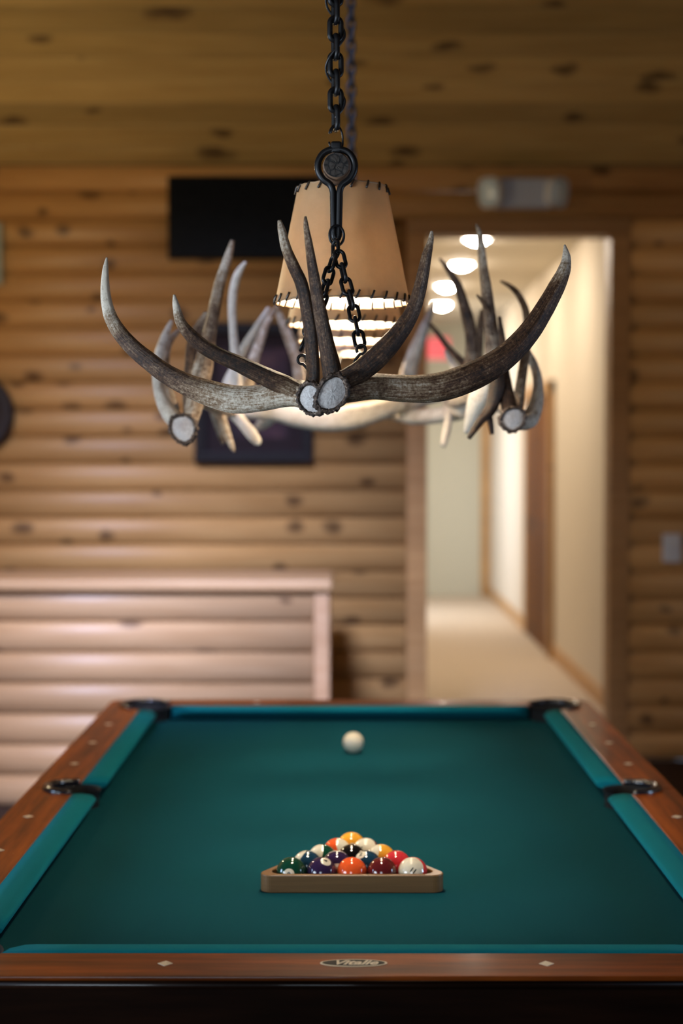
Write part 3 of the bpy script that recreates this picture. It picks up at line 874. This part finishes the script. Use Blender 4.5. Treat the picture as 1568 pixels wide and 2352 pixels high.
def disc_mesh(name, rad, mat, rings=4, seg=28):
    v = [(0, 0, 0)]; f = []
    for i in range(1, rings + 1):
        for k in range(seg):
            a = 2 * math.pi * k / seg; v.append((rad * i / rings * math.cos(a), rad * i / rings * math.sin(a), 0))
    for k in range(seg): f.append((0, 1 + k, 1 + (k + 1) % seg))
    for i in range(rings - 1):
        for k in range(seg):
            a = 1 + i * seg + k; b = 1 + i * seg + (k + 1) % seg; f.append((a, a + seg, b + seg, b))
    me = bpy.data.meshes.new(name); me.from_pydata(v, [], f); me.materials.append(mat); me.shade_smooth(); return me
SPOT = disc_mesh('number_spot', .0105, M['ball_spot']); wrap(SPOT, BR + .00012)
def ball(num, c, stripe, loc, axis, label, spots=(), word='billiard_ball'):
    """axis = direction of a stripe ball's white pole; spots = list of (direction, roll, digits, with_spot)"""
    me = BM.copy(); me.materials.append(ball_mat('ball_%s' % num, c, stripe))
    o = link(word, me, None, loc)
    o.rotation_euler = Vector(axis).to_track_quat('Z', 'Y').to_euler()
    tag(o, label, 'ball', 'racked billiard balls' if num != 'cue' else None)
    q = o.rotation_euler.to_matrix().inverted()
    for dirv, roll, txt, sp in spots:
        rot = (Vector(dirv).to_track_quat('Z', 'Y').to_matrix() @ Matrix.Rotation(R(roll), 3, 'Z'))
        rl = (q @ rot).to_euler()
        if sp: link('number_spot', SPOT, o, (0, 0, 0), rl)
        if txt:
            tm = text_mesh(txt, .0125, 0.15, .0004); tm.name = 'number'; tm.materials.append(M['digit'])
            bm = bmesh.new(); bm.from_mesh(tm); bmesh.ops.triangulate(bm, faces=bm.faces); bmesh.ops.subdivide_edges(bm, edges=bm.edges, cuts=1); bm.to_mesh(tm); bm.free()
            wrap(tm, BR + .00025); link('number', tm, o, (0, 0, 0), rl)
    return o
RX, RY0 = P(808, 2000, 2.99).x, 2.99
SP = 0.0575
zb = ZCL + BR + .0003
def rpos(row, i):            # row 0 = front row of five
    n = 5 - row
    return (RX + (i - (n - 1) / 2) * SP, RY0 + row * SP * 0.866, zb)
ball(6, GRN, False, rpos(0, 0), (0, 0, 1), 'dark green ball at the left end of the front row', [((-.12, -.93, .12), 170, '6', True)])
ball(4, PUR, False, rpos(0, 1), (0, 0, 1), 'dark purple ball with a pale number spot in the front row', [((.30, -.42, .86), 60, '4', True)])
ball(5, ORA, False, rpos(0, 2), (0, 0, 1), 'bright orange ball in the middle of the front row')
ball(7, MAR, False, rpos(0, 3), (0, 0, 1), 'maroon ball in the front row beside the orange one')
ball(11, RED, True, rpos(0, 4), (-.25, -.80, .52), 'ivory ball showing the number 11 at the right of the front row', [((-.03, -.93, .36), -28, '11', False)])
ball(10, BLU, True, rpos(1, 0), (-.85, .25, .52), 'blue and ivory striped ball behind the green ball')
ball(12, PUR, True, rpos(1, 1), (.05, -.80, -.60), 'purple and ivory striped ball behind the dark purple one')
ball(2, BLU, False, rpos(1, 2), (0, 0, 1), 'solid blue ball with a number spot behind the maroon ball', [((-.42, -.35, .83), 40, '2', True)])
ball(3, RED, False, rpos(1, 3), (0, 0, 1), 'solid red ball at the right end of the second row')
ball(14, GRN, True, rpos(2, 0), (-.80, -.35, .45), 'green and ivory striped ball at the left of the middle row')
ball(8, BLK, False, rpos(2, 1), (0, 0, 1), 'black ball in the centre of the rack', [((.75, -.5, .35), 0, '8', True)])
ball(9, YEL, True, rpos(2, 2), (-.92, -.20, .35), 'yellow and ivory striped ball at the right of the middle row')
ball(13, ORA, True, rpos(3, 0), (.80, -.30, .50), 'orange and ivory striped ball left of the apex')
ball(15, MAR, True, rpos(3, 1), (-.30, -.62, .72), 'ivory ball with a maroon edge right of the apex', [((-.45, -.80, .38), 20, '15', False)])
ball(1, YEL, False, rpos(4, 0), (0, 0, 1), 'solid yellow ball at the apex of the rack', [((.05, -.95, .1), 0, '1', True)])
cp = P(811, 1709, FPX * (CAM.z - zb) / (1709 - HOR_Y)); ball('cue', IVORY, False, (cp.x, cp.y, zb), (0, 0, 1), 'ivory cue ball alone near the far end of the table', word='cue_ball')

# triangular rack
def tri_path(off, rad, n=10):
    """rounded triangle around the ball centres, offset outwards by off"""
    c = [Vector((rpos(0, 0)[0], rpos(0, 0)[1])), Vector((rpos(0, 4)[0], rpos(0, 4)[1])), Vector((rpos(4, 0)[0], rpos(4, 0)[1]))]
    g = (c[0] + c[1] + c[2]) / 3
    out = []
    # push each centre inwards/outwards so that its corner circle has radius rad
    for i, a0 in enumerate((150, 270, 30)):
        dirv = (c[i] - g).normalized()
        q = c[i] + dirv * (off - rad) * 2.0 * 0.5 * 2 * 0.5 * 2 if False else c[i] + dirv * (off - rad) * 2
        out += arc(q.x, q.y, rad, a0, a0 + 120, n)
    return out
inner = tri_path(BR + .0008, .020); outer = tri_path(BR + .0008 + .0118, .020)
n = len(inner)
rz0, rz1 = ZCL + .0003, ZCL + .034
v = [(x, y, rz0) for x, y in outer] + [(x, y, rz1) for x, y in outer] + [(x, y, rz1) for x, y in inner] + [(x, y, rz0) for x, y in inner]
f = []
for ring in range(4):
    for i in range(n):
        j = (i + 1) % n; r2 = (ring + 1) % 4
        f.append((ring * n + i, ring * n + j, r2 * n + j, r2 * n + i))
o = mesh_obj('ball_rack', v, f, M['rack']); fix_normals(o)
m = o.modifiers.new('bevel', 'BEVEL'); m.width = .0022; m.segments = 2; m.limit_method = 'ANGLE'; m.angle_limit = R(45)
tag(o, 'triangular wooden rack around the fifteen balls', 'rack')

# ------------------------------------------------------------------ antler chandelier
ch = empty('antler_chandelier', (0, 3.7, 1.62)); tag(ch, 'long antler chandelier with parchment shades on iron chains', 'chandelier')
CINV = Matrix.Translation((0, -3.7, -1.62))
def cpart(o, parent=ch):
    o.parent = parent
    if parent is ch: o.matrix_parent_inverse = CINV
    return o

class Antler:
    def __init__(s): s.v = []; s.f = []; s.uv = []; s.w = []
    def branch(s, pts, step=.0045, seg=22, flute=.055, seed=0):
        """pts: (px, py, r_px, depth, worn)"""
        path = [(P(x, y, d), r * d / FPX, wn) for x, y, r, d, wn in pts]
        path = catmull(path, step)
        v, f, uv, ex = tube(path, seg, False, flute, seed)
        n = len(s.v)
        s.v += v; s.f += [tuple(i + n for i in q) for q in f]; s.uv += [(a + seed * 1.37, b) for a, b in uv]; s.w += ex
        return s
    def build(s):
        o = mesh_obj('antler', s.v, s.f, M['antler'], None, True)
        me = o.data
        ul = me.uv_layers.new(name='UVMap')
        for p in me.polygons:
            ids = [me.loops[li].vertex_index for li in p.loop_indices]
            wrapv = len(ids) == 4 and max(s.uv[i][1] for i in ids) - min(s.uv[i][1] for i in ids) > .5
            for li, i in zip(p.loop_indices, ids):
                u, v = s.uv[i]
                if wrapv and v < .5: v += 1.0
                ul.data[li].uv = (u, v)
        at = me.attributes.new('worn', 'FLOAT', 'POINT')
        at.data.foreach_set('value', s.w)
        return cpart(o)

def burr(parent, c, nrm, rx, ry, roll, seed=0, thick=.012):
    """bumpy coronet with a pale sawn face; nrm points out of the face"""
    rnd = random.Random(seed)
    nrm = Vector(nrm).normalized()
    u = Vector((0, 0, 1)); u = (u - nrm * u.dot(nrm)).normalized(); w_ = nrm.cross(u)
    u, w_ = u * math.cos(R(roll)) + w_ * math.sin(R(roll)), w_ * math.cos(R(roll)) - u * math.sin(R(roll))
    seg, rg = 72, 10
    ph = [rnd.uniform(0, 6.28) for _ in range(6)]
    def rad(a): return 1 + .05 * math.sin(2 * a + ph[0]) + .035 * math.sin(3 * a + ph[1]) + .02 * math.sin(5 * a + ph[2])
    v, f = [], []
    jit = [[rnd.uniform(-1, 1) for _ in range(rg)] for _ in range(seg)]
    for k in range(seg):
        a = 2 * math.pi * k / seg
        for i in range(rg):
            b = 2 * math.pi * i / rg
            rr = rad(a) * (1.0 + .24 + .19 * math.cos(b) + jit[k][i] * .075 + .05 * math.sin(13 * a + ph[3]) * (1 if math.cos(b) > 0 else .3))
            dz = -.004 + thick * .7 * math.sin(b) + jit[k][i] * .0012
            v.append(c + u * (ry * rr * math.cos(a)) + w_ * (rx * rr * math.sin(a)) + nrm * dz)
    for k in range(seg):
        for i in range(rg):
            f.append((k * rg + i, ((k + 1) % seg) * rg + i, ((k + 1) % seg) * rg + (i + 1) % rg, k * rg + (i + 1) % rg))
    o1 = mesh_obj('burr', v, f, M['burr'], None, True); fix_normals(o1); o1.parent = parent
    v, f = [c + nrm * .003], []
    R_ = 7; sg = 48
    for i in range(1, R_ + 1):
        for k in range(sg):
            a = 2 * math.pi * k / sg; q = i / R_
            v.append(c + (u * (ry * math.cos(a)) + w_ * (rx * math.sin(a))) * rad(a) * q * 1.06 + nrm * (.003 * (1 - q * q) + rnd.uniform(-.0006, .0006)))
    for k in range(sg): f.append((0, 1 + k, 1 + (k + 1) % sg))
    for i in range(R_ - 1):
        for k in range(sg):
            a = 1 + i * sg + k; b = 1 + i * sg + (k + 1) % sg; f.append((a, a + sg, b + sg, b))
    o2 = mesh_obj('sawn_face', v, f, M['bone'], None, True); fix_normals(o2); o2.parent = parent

def c1(pts, d0, d1, w0=None):
    """points in the 2.613x crop whose origin is (200, 460); d runs base..tip"""
    n = len(pts); out = []
    for i, q in enumerate(pts):
        t = i / (n - 1)
        out.append((200 + q[0] / 2.613, 460 + q[1] / 2.613, q[2] / 2.613, d0 + (d1 - d0) * t, q[3]))
    return out
def c2(pts, d0, d1): return [(x + 560, y, r, d, wn) for x, y, r, d, wn in c1(pts, d0, d1)]

# front left antler
A = Antler()
A.branch(c1([(1350,1195,82,.55),(1270,1160,84,.62),(1180,1160,84,.66),(1040,1188,80,.68),(880,1196,82,.66),(720,1155,75,.52),(590,1103,66,.36),(470,1038,60,.24),(370,963,55,.20),(280,888,50,.22),(200,800,45,.34),(145,710,40,.62),(118,620,34,.85),(108,530,28,.95),(109,430,20,.95),(118,345,6,.85)], 2.66, 2.74), seed=1)
A.branch(c1([(1260,1150,62,.55),(1190,1112,60,.40),(1100,1072,57,.20),(1000,1025,53,.13),(900,978,49,.12),(800,935,46,.12),(700,880,45,.14),(625,815,41,.18),(562,735,33,.50),(535,640,23,.8),(522,567,7,.8)], 2.66, 2.60), seed=2)
A.branch(c1([(1340,1150,40,.3),(1350,1100,44,.14),(1357,1030,41,.12),(1350,900,40,.15),(1335,750,38,.17),(1312,620,38,.16),(1285,500,38,.15),(1240,400,36,.22),(1195,290,31,.5),(1170,190,25,.68),(1153,120,11,.65)], 2.668, 2.61), seed=3)
aA = A.build()
burr(aA, P(715, 917, 2.632), (-.28, -1, -.12), .0185, .0205, 25, 3)
# front right antler
B = Antler()
B.branch(c2([(30,1150,72,.3),(130,1135,76,.36),(250,1118,80,.48),(400,1128,85,.52),(560,1130,86,.45),(700,1108,85,.34),(850,1053,84,.22),(980,985,79,.16),(1090,900,72,.15),(1190,787,66,.16),(1275,658,60,.2),(1345,532,53,.3),(1393,430,40,.55),(1411,350,27,.75),(1402,268,6,.75)], 2.655, 2.74), seed=4)
B.branch(c2([(60,1085,60,.2),(165,1030,64,.14),(250,965,66,.13),(335,880,63,.14),(420,778,54,.17),(485,675,45,.20),(525,560,40,.24),(552,440,36,.27),(573,335,31,.3),(598,240,19,.45),(604,184,7,.6)], 2.64, 2.63), seed=5)
B.branch(c1([(1475,1120,56,.2),(1473,1050,57,.14),(1460,970,54,.13),(1440,880,48,.16),(1412,740,42,.22),(1385,600,38,.27),(1365,480,34,.27),(1345,360,29,.3),(1330,260,24,.36),(1314,160,17,.45),(1309,97,7,.5)], 2.655, 2.60), seed=6)
aB = B.build()
burr(aB, P(762, 904, 2.60), (.14, -1, -.10), .0195, .0245, -32, 8)

# antlers of the sides and of the far end
def br(a, pts, d0, d1, seed, worn):
    n = len(pts)
    q = []
    for i, p in enumerate(pts):
        t = i / (n - 1)
        wn = p[3] if len(p) > 3 else worn
        q.append((p[0], p[1], p[2], d0 + (d1 - d0) * t, wn))
    a.branch(q, .008, 16, .06, seed)
C = Antler()
br(C, [(422,984,26,.6),(440,955,20,.6),(452,905,22,.55),(465,850,22,.5),(477,790,18,.35),(490,722,15,.3),(505,650,13,.6),(521,600,11,.75),(534,553,5,.6)], 3.42, 3.5, 11, .6)
br(C, [(424,985,18),(396,958,20),(373,920,16),(362,870,13),(365,820,12),(376,780,10),(394,737,4)], 3.42, 3.6, 12, .8)
br(C, [(400,940,12),(386,890,10),(380,830,10),(388,785,9),(413,757,5)], 3.5, 3.75, 13, .55)
br(C, [(432,960,10),(428,900,9),(434,840,11,.3),(437,800,11,.3),(448,765,12,.35),(478,722,11,.5)], 3.45, 3.55, 14, .4)
br(C, [(452,910,18),(480,925,18),(510,938,18),(545,942,18)], 3.45, 4.1, 15, .6)
aC = C.build()
burr(aC, P(420, 984, 3.37), (-.1, -1, -.05), .0235, .0235, 0, 21, .014)
E = Antler()
br(E, [(540,938,18),(543,890,14),(541,830,11),(536,770,10),(533,715,10),(536,668,10),(546,630,9),(563,602,4)], 4.0, 3.85, 16, .85)
br(E, [(530,935,16),(522,890,15),(545,835,12),(566,790,10),(592,748,8),(617,706,4)], 4.05, 4.0, 17, .85)
br(E, [(566,935,18),(570,890,14),(577,845,13),(594,790,11),(612,745,9),(628,712,5)], 4.1, 4.15, 18, .6)
br(E, [(480,920,12),(505,950,10),(518,988,10),(528,1015,8),(537,1036,4)], 3.9, 3.75, 19, .6)
br(E, [(535,945,16),(556,972,13),(575,994,14),(588,1010,11),(593,1017,6)], 4.0, 3.8, 20, .9)
br(E, [(484,935,7),(494,965,7),(506,1000,6),(512,1018,4)], 4.1, 4.2, 21, .6)
aE = E.build()
H = Antler()
br(H, [(500,938,18),(570,940,22),(630,944,24),(690,957,27),(750,964,28),(810,958,28),(870,942,25),(930,924,21),(990,909,18),(1055,893,15)], 4.25, 4.45, 22, .85)
br(H, [(640,945,16),(605,972,14),(596,978,10),(590,980,5)], 4.3, 4.5, 23, .75)
br(H, [(700,935,18),(690,880,15),(682,830,13),(662,772,12),(640,720,8),(634,705,4)], 4.4, 4.3, 24, .55)
aH = H.build()
I = Antler()
br(I, [(860,944,12),(895,950,13),(945,957,17),(1000,955,19),(1060,944,19),(1105,925,18)], 4.55, 4.2, 25, .8)
br(I, [(925,930,18),(935,868,19),(950,815,16),(968,770,13),(985,727,8),(996,699,4)], 4.4, 4.2, 26, .75)
br(I, [(1090,880,11),(1063,835,9),(1030,800,7),(1005,766,6),(986,744,4)], 4.1, 4.2, 27, .25)
br(I, [(1080,880,11),(1062,862,10),(1045,845,9),(1030,820,6),(1022,806,3)], 4.0, 4.1, 28, .9)
br(I, [(1034,940,10),(1030,962,9),(1025,990,9),(1018,1023,6)], 4.3, 4.15, 29, .95)
aI = I.build()
J = Antler()
br(J, [(1100,925,24,.9),(1122,880,26,.85),(1133,822,22,.6),(1130,775,18,.45),(1126,741,16,.35),(1121,697,14,.35),(1116,656,12,.4),(1110,615,10,.5),(1105,570,9,.6),(1100,533,6,.55),(1093,515,2.5,.4)], 3.55, 3.45, 30, .6)
br(J, [(1126,720,5),(1105,690,5),(1095,678,2.5)], 3.48, 3.5, 31, .3)
br(J, [(1118,880,26,.9),(1100,920,26,.95),(1088,950,20,.95),(1078,975,13,.95),(1072,992,8,.9)], 3.55, 3.6, 32, .95)
br(J, [(1142,850,16),(1140,890,18),(1128,938,15),(1104,966,10),(1088,988,8),(1077,1006,5)], 3.45, 3.4, 33, .08)
br(J, [(1120,945,9),(1126,970,7),(1130,998,5)], 3.45, 3.45, 34, .12)
aJ = J.build()
K = Antler()
br(K, [(1176,962,22,.2),(1168,930,18,.1),(1162,888,14,.1),(1158,840,10,.12),(1155,790,8,.15),(1147,728,4,.2)], 3.42, 3.5, 35, .1)
br(K, [(1180,960,18),(1190,918,14),(1196,878,12),(1203,830,11),(1208,788,10),(1210,745,9),(1208,718,9),(1200,695,8),(1185,670,7),(1167,655,5),(1150,646,2.5)], 3.5, 3.8, 36, .42)
br(K, [(1185,970,18),(1214,964,21),(1231,926,17),(1235,880,12),(1226,840,10),(1206,800,7),(1190,785,4)], 3.48, 3.7, 37, .75)
aK = K.build()
burr(aK, P(1177, 963, 3.37), (.1, -1, -.05), .0205, .0205, 0, 33, .014)
N = Antler()
br(N, [(1085,905,20,.7),(1078,868,16,.6),(1081,828,15,.45),(1082,780,14,.3),(1075,735,14,.25),(1064,695,12,.25),(1052,657,10,.25),(1031,622,7,.3),(1009,594,2.5,.4)], 3.95, 3.9, 38, .3)
br(N, [(1100,900,14),(1098,850,11),(1099,790,10),(1104,740,8),(1106,712,4)], 4.0, 4.05, 39, .35)
br(N, [(1085,905,20),(1060,915,18),(1030,925,16)], 3.95, 4.35, 40, .7)
br(N, [(1085,905,18),(1110,915,18),(1135,925,16),(1165,940,14)], 3.95, 3.5, 41, .6)
aN = N.build()

# ------- hanging hardware
def stadium_link(length, width, r, seg=10, n=20):
    pts = []
    R0 = width / 2 - r; h = length / 2 - width / 2
    for i in range(n):
        a = math.pi * i / (n - 1); pts.append(Vector((R0 * math.cos(a), 0, h + R0 * math.sin(a))))
    for i in range(n):
        a = math.pi + math.pi * i / (n - 1); pts.append(Vector((R0 * math.cos(a), 0, -h + R0 * math.sin(a))))
    v, f = simple_tube(pts, r, seg, True)
    me = bpy.data.meshes.new('chain_link'); me.from_pydata([tuple(p) for p in v], [], f); me.materials.append(M['iron']); me.shade_smooth()
    return me
LK = stadium_link(.050, .0305, .0050)
LKs = stadium_link(.040, .0235, .0034)
def chain(name, pts, mesh, pitch, twist=45, start=0):
    """links strung along a polyline, each turned a quarter turn against the last"""
    e = empty(name, pts[0]); e.parent = ch; e.matrix_parent_inverse = CINV
    org = Vector(pts[0])
    total = [0]
    for a, b in zip(pts, pts[1:]): total.append(total[-1] + (b - a).length)
    k = 0; s = pitch * .5
    while s <= total[-1]:
        for i in range(len(pts) - 1):
            if total[i] <= s <= total[i + 1]: break
        t = (s - total[i]) / (total[i + 1] - total[i])
        p = pts[i].lerp(pts[i + 1], t); d = (pts[i + 1] - pts[i]).normalized()
        q = d.to_track_quat('Z', 'Y').to_matrix() @ Matrix.Rotation(R(twist + 90 * ((k + start) % 2)), 3, 'Z')
        link('chain_link', mesh, e, p - org, q.to_euler())
        k += 1; s += pitch
    return e
DH = 2.84
top_f = P(770, 300, DH); top_f_up = Vector((P(771, 0, DH).x, DH, 3.27))
chain('ceiling_chain', [P(771, 292, DH), P(770, 100, DH), top_f_up], LK, .0312, 18)
YBK = 4.62
pole_b = P(806, 700, YBK); pole_z = 2.112
chain('ceiling_chain', [Vector((P(808, 300, YBK).x, YBK, pole_z + .05)), Vector((P(804, 0, YBK).x, YBK, 3.27))], LK, .0312, 25)
# cord woven through the front chain
pts = []
zt = P(770, 300, DH).z
for i in range(60):
    z = zt + .02 + i * .018
    pts.append(Vector((P(770, 200, DH).x + .017 * math.sin(i * .95) , DH - .012 * math.cos(i * .95), z)))
v, f, _, _ = tube(catmull([(p, .0022, 0) for p in pts], .005), 8)
o = mesh_obj('lamp_cord', v, f, M['cord'], None, True); cpart(o)
# thin open ring
def ring(name, c, rx, rz, r, ax_tilt=0, a0=0, a1=360, mat=None, parent=ch):
    n = 30
    closed = abs(a1 - a0) >= 360
    m = Matrix.Rotation(R(ax_tilt), 3, 'Z')
    pts = [c + m @ Vector((rx * math.cos(R(a0 + (a1 - a0) * i / n)), 0, rz * math.sin(R(a0 + (a1 - a0) * i / n)))) for i in range(n if closed else n + 1)]
    v, f = simple_tube(pts, r, 10, closed)
    return cpart(mesh_obj(name, v, f, mat or M['iron'], None, True))
ring('split_ring', P(771, 319, DH), .0135, .024, .0020, 25, 195, 520)
ring('split_ring', P(773, 322, DH - .003), .0135, .026, .0016, 35, 200, 515)
# forged hanger: an eye round the pole that closes into a stem
def hanger(c, k):
    pts = []
    eye = [(-1, -190), (-14, -158), (-40, -112), (-46, -60), (-44, -20)]
    # traced in pixels of the front view, relative to the pole centre
    left = [(-1, 164), (-5, 158), (-6, 120), (-7, 80), (-8, 56), (-14, 42), (-30, 30), (-41, 10), (-40, -12), (-26, -31), (0, -38), (26, -31), (40, -12), (41, 10), (30, 30), (14, 42), (8, 56), (7, 80), (6, 120), (5, 158), (1, 164)]
    path = [(c + Vector((x, 0, -y)) * (k / FPX), .0062, 0) for x, y in left]
    v, f, _, _ = tube(catmull(path, .004), 14)
    o = cpart(mesh_obj('hanger_eye', v, f, M['iron'], None, True))
    return o
PC = P(772, 384, DH)
hanger(PC + Vector((0, -.012, 0)), DH)
pbk = Vector((P(806, 700, YBK).x, YBK, pole_z))
hanger(pbk, DH)
# clevis tongue above the eye
o = box('clevis', PC.x - .010, PC.x + .010, DH - .018, DH - .006, PC.z + .022, PC.z + .043, M['iron'], bevel=.004); cpart(o)
o = box('clevis', pbk.x - .010, pbk.x + .010, pbk.y - .006, pbk.y + .006, pbk.z + .022, pbk.z + .06, M['iron'], bevel=.004); cpart(o)
# round pole, its cracked end facing the camera
d0 = Vector((PC.x, DH - .02, PC.z)); d1 = Vector((pbk.x + .002, YBK + .12, pole_z))
path = [(d0.lerp(d1, i / 40), .0232 * (1 + .05 * math.sin(i * 1.3) * .5), 0) for i in range(41)]
v, f, _, _ = tube(path, 20, False, .05, 5)
po = cpart(mesh_obj('pole', v, f, M['bark'], None, True))
v = [d0 + Vector((0, -.002, 0))]; f = []
for i in range(1, 5):
    for k in range(24):
        a = 2 * math.pi * k / 24; v.append(d0 + Vector((.0215 * i / 4 * math.cos(a), -.002 + random.uniform(-.0007, .0007), .0215 * i / 4 * math.sin(a))))
for k in range(24): f.append((0, 1 + k, 1 + (k + 1) % 24))
for i in range(3):
    for k in range(24):
        a = 1 + i * 24 + k; b = 1 + i * 24 + (k + 1) % 24; f.append((a, a + 24, b + 24, b))
o = mesh_obj('pole_end', v, f, M['log_end']); o.parent = po
# carrying ring and the two chains down to the front antlers
q0 = P(773, 541, DH - .02)
ring('carry_ring', q0, .0135, .0175, .0024, 20)
DA = 2.70
chain('hanging_chain', [P(770, 556, DH - .03), P(771, 604, DH - .045)], LKs, .028, 60)
chain('hanging_chain', [P(767, 590, DH - .05), P(752, 640, DH - .07), P(738, 690, DH - .09), P(716, 745, 2.73), P(692, 800, 2.72)], LKs, .0268, 30)
chain('hanging_chain', [P(777, 580, DH - .05), P(794, 650, DH - .07), P(812, 715, DH - .09), P(829, 803, 2.71)], LKs, .0268, 20, 0)
def s_hook(c, flip):
    pts = []
    for i in range(26):
        a = -100 + 320 * i / 25
        pts.append((c + Vector((.0075 * math.cos(R(a)) * flip, 0, .0075 * math.sin(R(a)))), .0026, 0))
    pts = pts[::-1]
    last = pts[-1][0]
    for i in range(1, 9): pts.append((last + Vector((flip * (-.006 * math.sin(i / 8 * 3.14) - .001 * i), 0, -.0035 * i)), .0026, 0))
    v, f, _, _ = tube(pts, 8)
    cpart(mesh_obj('s_hook', v, f, M['iron'], None, True))
s_hook(P(829, 803, 2.70), 1)
s_hook(P(694, 826, 2.70), -1)
# the far end is hung the same way
chain('hanging_chain', [pbk + Vector((-.01, 0, -.13)), P(745, 930, 4.38)], LKs, .0268, 30)
chain('hanging_chain', [pbk + Vector((.01, 0, -.13)), P(868, 925, 4.42)], LKs, .0268, 30)

# ------- four lamps in a row under the pole
ZB, ZT = 1.878, 2.090
RB, RT = 0.1255, 0.083
def stitch_mesh(r, z, up, slope):
    """one lace wrapped over the rim, slanted"""
    s = 1 if up else -1
    pts = [(r - .004 - slope * .010 * 0, -.0008, z - s * .012), (r - .003, .001, z - s * .002), (r + .0005, .0022, z + s * .002), (r + .0018, .0045, z - s * .002), (r + .0018, .0095, z - s * .012)]
    pts = [Vector((x + slope * (z - q), y * (-1 if up else 1), q)) for x, y, q in pts]
    v, f, _, _ = tube(catmull([(p, .0021, 0) for p in pts], .004), 7)
    me = bpy.data.meshes.new('lace_stitch'); me.from_pydata([tuple(p) for p in v], [], f); me.materials.append(M['lace']); me.shade_smooth(); return me
slope = (RB - RT) / (ZT - ZB)
prof_out = [(RT + (RB - RT) * i / 8, ZT - (ZT - ZB) * i / 8) for i in range(9)]
SV, SF = revolve(prof_out, 56)
rim_rnd = random.Random(3)
n = 56
SMo = bpy.data.meshes.new('lamp_shade'); SMo.from_pydata([(x, y, z) for x, y, z in SV], [], SF); SMo.materials.append(M['shade']); SMo.shade_smooth()
vi, fi = revolve([(r - .0016, z) for r, z in prof_out], n)
SMi = bpy.data.meshes.new('lining'); SMi.from_pydata(vi, [], [q[::-1] for q in fi]); SMi.materials.append(M['shade_in']); SMi.shade_smooth()
def rimtube(r, z, rad, wob):
    pts = [Vector(((r + wob * math.sin(28 * 2 * math.pi * i / 168)) * math.cos(2 * math.pi * i / 168), (r + wob * math.sin(28 * 2 * math.pi * i / 168)) * math.sin(2 * math.pi * i / 168), z + wob * 1.2 * math.cos(28 * 2 * math.pi * i / 168))) for i in range(168)]
    v, f = simple_tube(pts, rad, 7, True)
    me = bpy.data.meshes.new('rim'); me.from_pydata([tuple(p) for p in v], [], f); me.materials.append(M['shade']); me.shade_smooth(); return me
RMb, RMt = rimtube(RB - .0008, ZB, .0018, .0005), rimtube(RT - .0008, ZT, .0016, .0003)
STb, STt = stitch_mesh(RB, ZB, False, slope), stitch_mesh(RT, ZT, True, slope)
bv, bf = revolve([(.0001, -.036), (.012, -.033), (.022, -.025), (.029, -.010), (.030, .003), (.026, .016), (.018, .030), (.014, .040), (.0001, .042)], 20)
BMs = bpy.data.meshes.new('bulb'); BMs.from_pydata(bv, [], bf); BMs.materials.append(M['bulb']); BMs.shade_smooth()
sv, sf = revolve([(.0001, 0), (.017, 0), (.019, .012), (.017, .05), (.006, .056), (.005, .10), (.0001, .10)], 16)
SKs = bpy.data.meshes.new('socket'); SKs.from_pydata(sv, [], sf); SKs.materials.append(M['iron']); SKs.shade_smooth()
for i in range(4):
    y = 2.966 + i * .5
    x = (P(786, 600, 2.963).x, P(791, 700, 3.46).x, P(797, 700, 3.96).x, P(800, 700, 4.46).x)[i]
    sh = link('lamp_shade', SMo, None, (x, y, 0)); sh.parent = ch; sh.matrix_parent_inverse = CINV
    if i == 0: sh.rotation_euler = (0, 0, R(20))
    link('lining', SMi, sh); link('rim', RMb, sh); link('rim', RMt, sh)
    for k in range(28): link('lace_stitch', STb, sh, (0, 0, 0), (0, 0, R(k * 360 / 28 + 3)))
    for k in range(18): link('lace_stitch', STt, sh, (0, 0, 0), (0, 0, R(k * 20 + 6)))
    link('bulb', BMs, sh, (0, 0, ZB + .062)); link('socket', SKs, sh, (0, 0, ZB + .099))
    sl_ = bpy.data.lights.new('lamp_flood', 'SPOT'); sl_.energy = BEAM; sl_.color = (1.0, 0.86, 0.66); sl_.spot_size = R(54); sl_.spot_blend = 0.85; sl_.shadow_soft_size = 0.035
    so_ = bpy.data.objects.new('lamp_flood', sl_); col.objects.link(so_); so_.parent = sh; so_.location = (0, 0, ZB + .015)
    # wire spider holding the shade
    mb = MB()
    for a in (0, 60, 120):
        v, f = simple_tube([(math.cos(R(a)) * (RT - .002), math.sin(R(a)) * (RT - .002), ZT - .003), (-math.cos(R(a)) * (RT - .002), -math.sin(R(a)) * (RT - .002), ZT - .003)], .0015, 6)
        mb.add(v, f)
    mb.build('spider', M['iron'], sh)

# ------------------------------------------------------------------ unseen globe pendant, added out of frame to warm wall and ceiling
pd = empty('unseen_globe_pendant', (-2.05, 5.9, 2.45)); tag(pd, 'unseen warm globe pendant added out of frame to light the log wall', 'pendant lamp')
gr_ = 0.085
t = NT('pendant_globe'); t.base((0.9, 0.85, 0.75)); t.b.inputs['Emission Color'].default_value = (1.0, 0.81, 0.48, 1); t.b.inputs['Emission Strength'].default_value = PENDANT / (math.pi * 4 * math.pi * gr_ ** 2)
v, f = revolve([(gr_ * math.sin(math.pi * i / 14) + 1e-4, -gr_ * math.cos(math.pi * i / 14)) for i in range(15)], 20)
mesh_obj('globe', v, f, t.m, pd, True)
v, f = revolve([(.001, .075), (.035, .078), (.04, .10), (.015, .13), (.001, .132)], 18); mesh_obj('cap', v, f, M['iron'], pd, True)
zc_ = ZC + (YW - 5.9) * 0.62 - 2.45
v, f = simple_tube([(0, 0, .13), (0, 0, zc_)], .004, 8); mesh_obj('stem', v, f, M['iron'], pd, True)
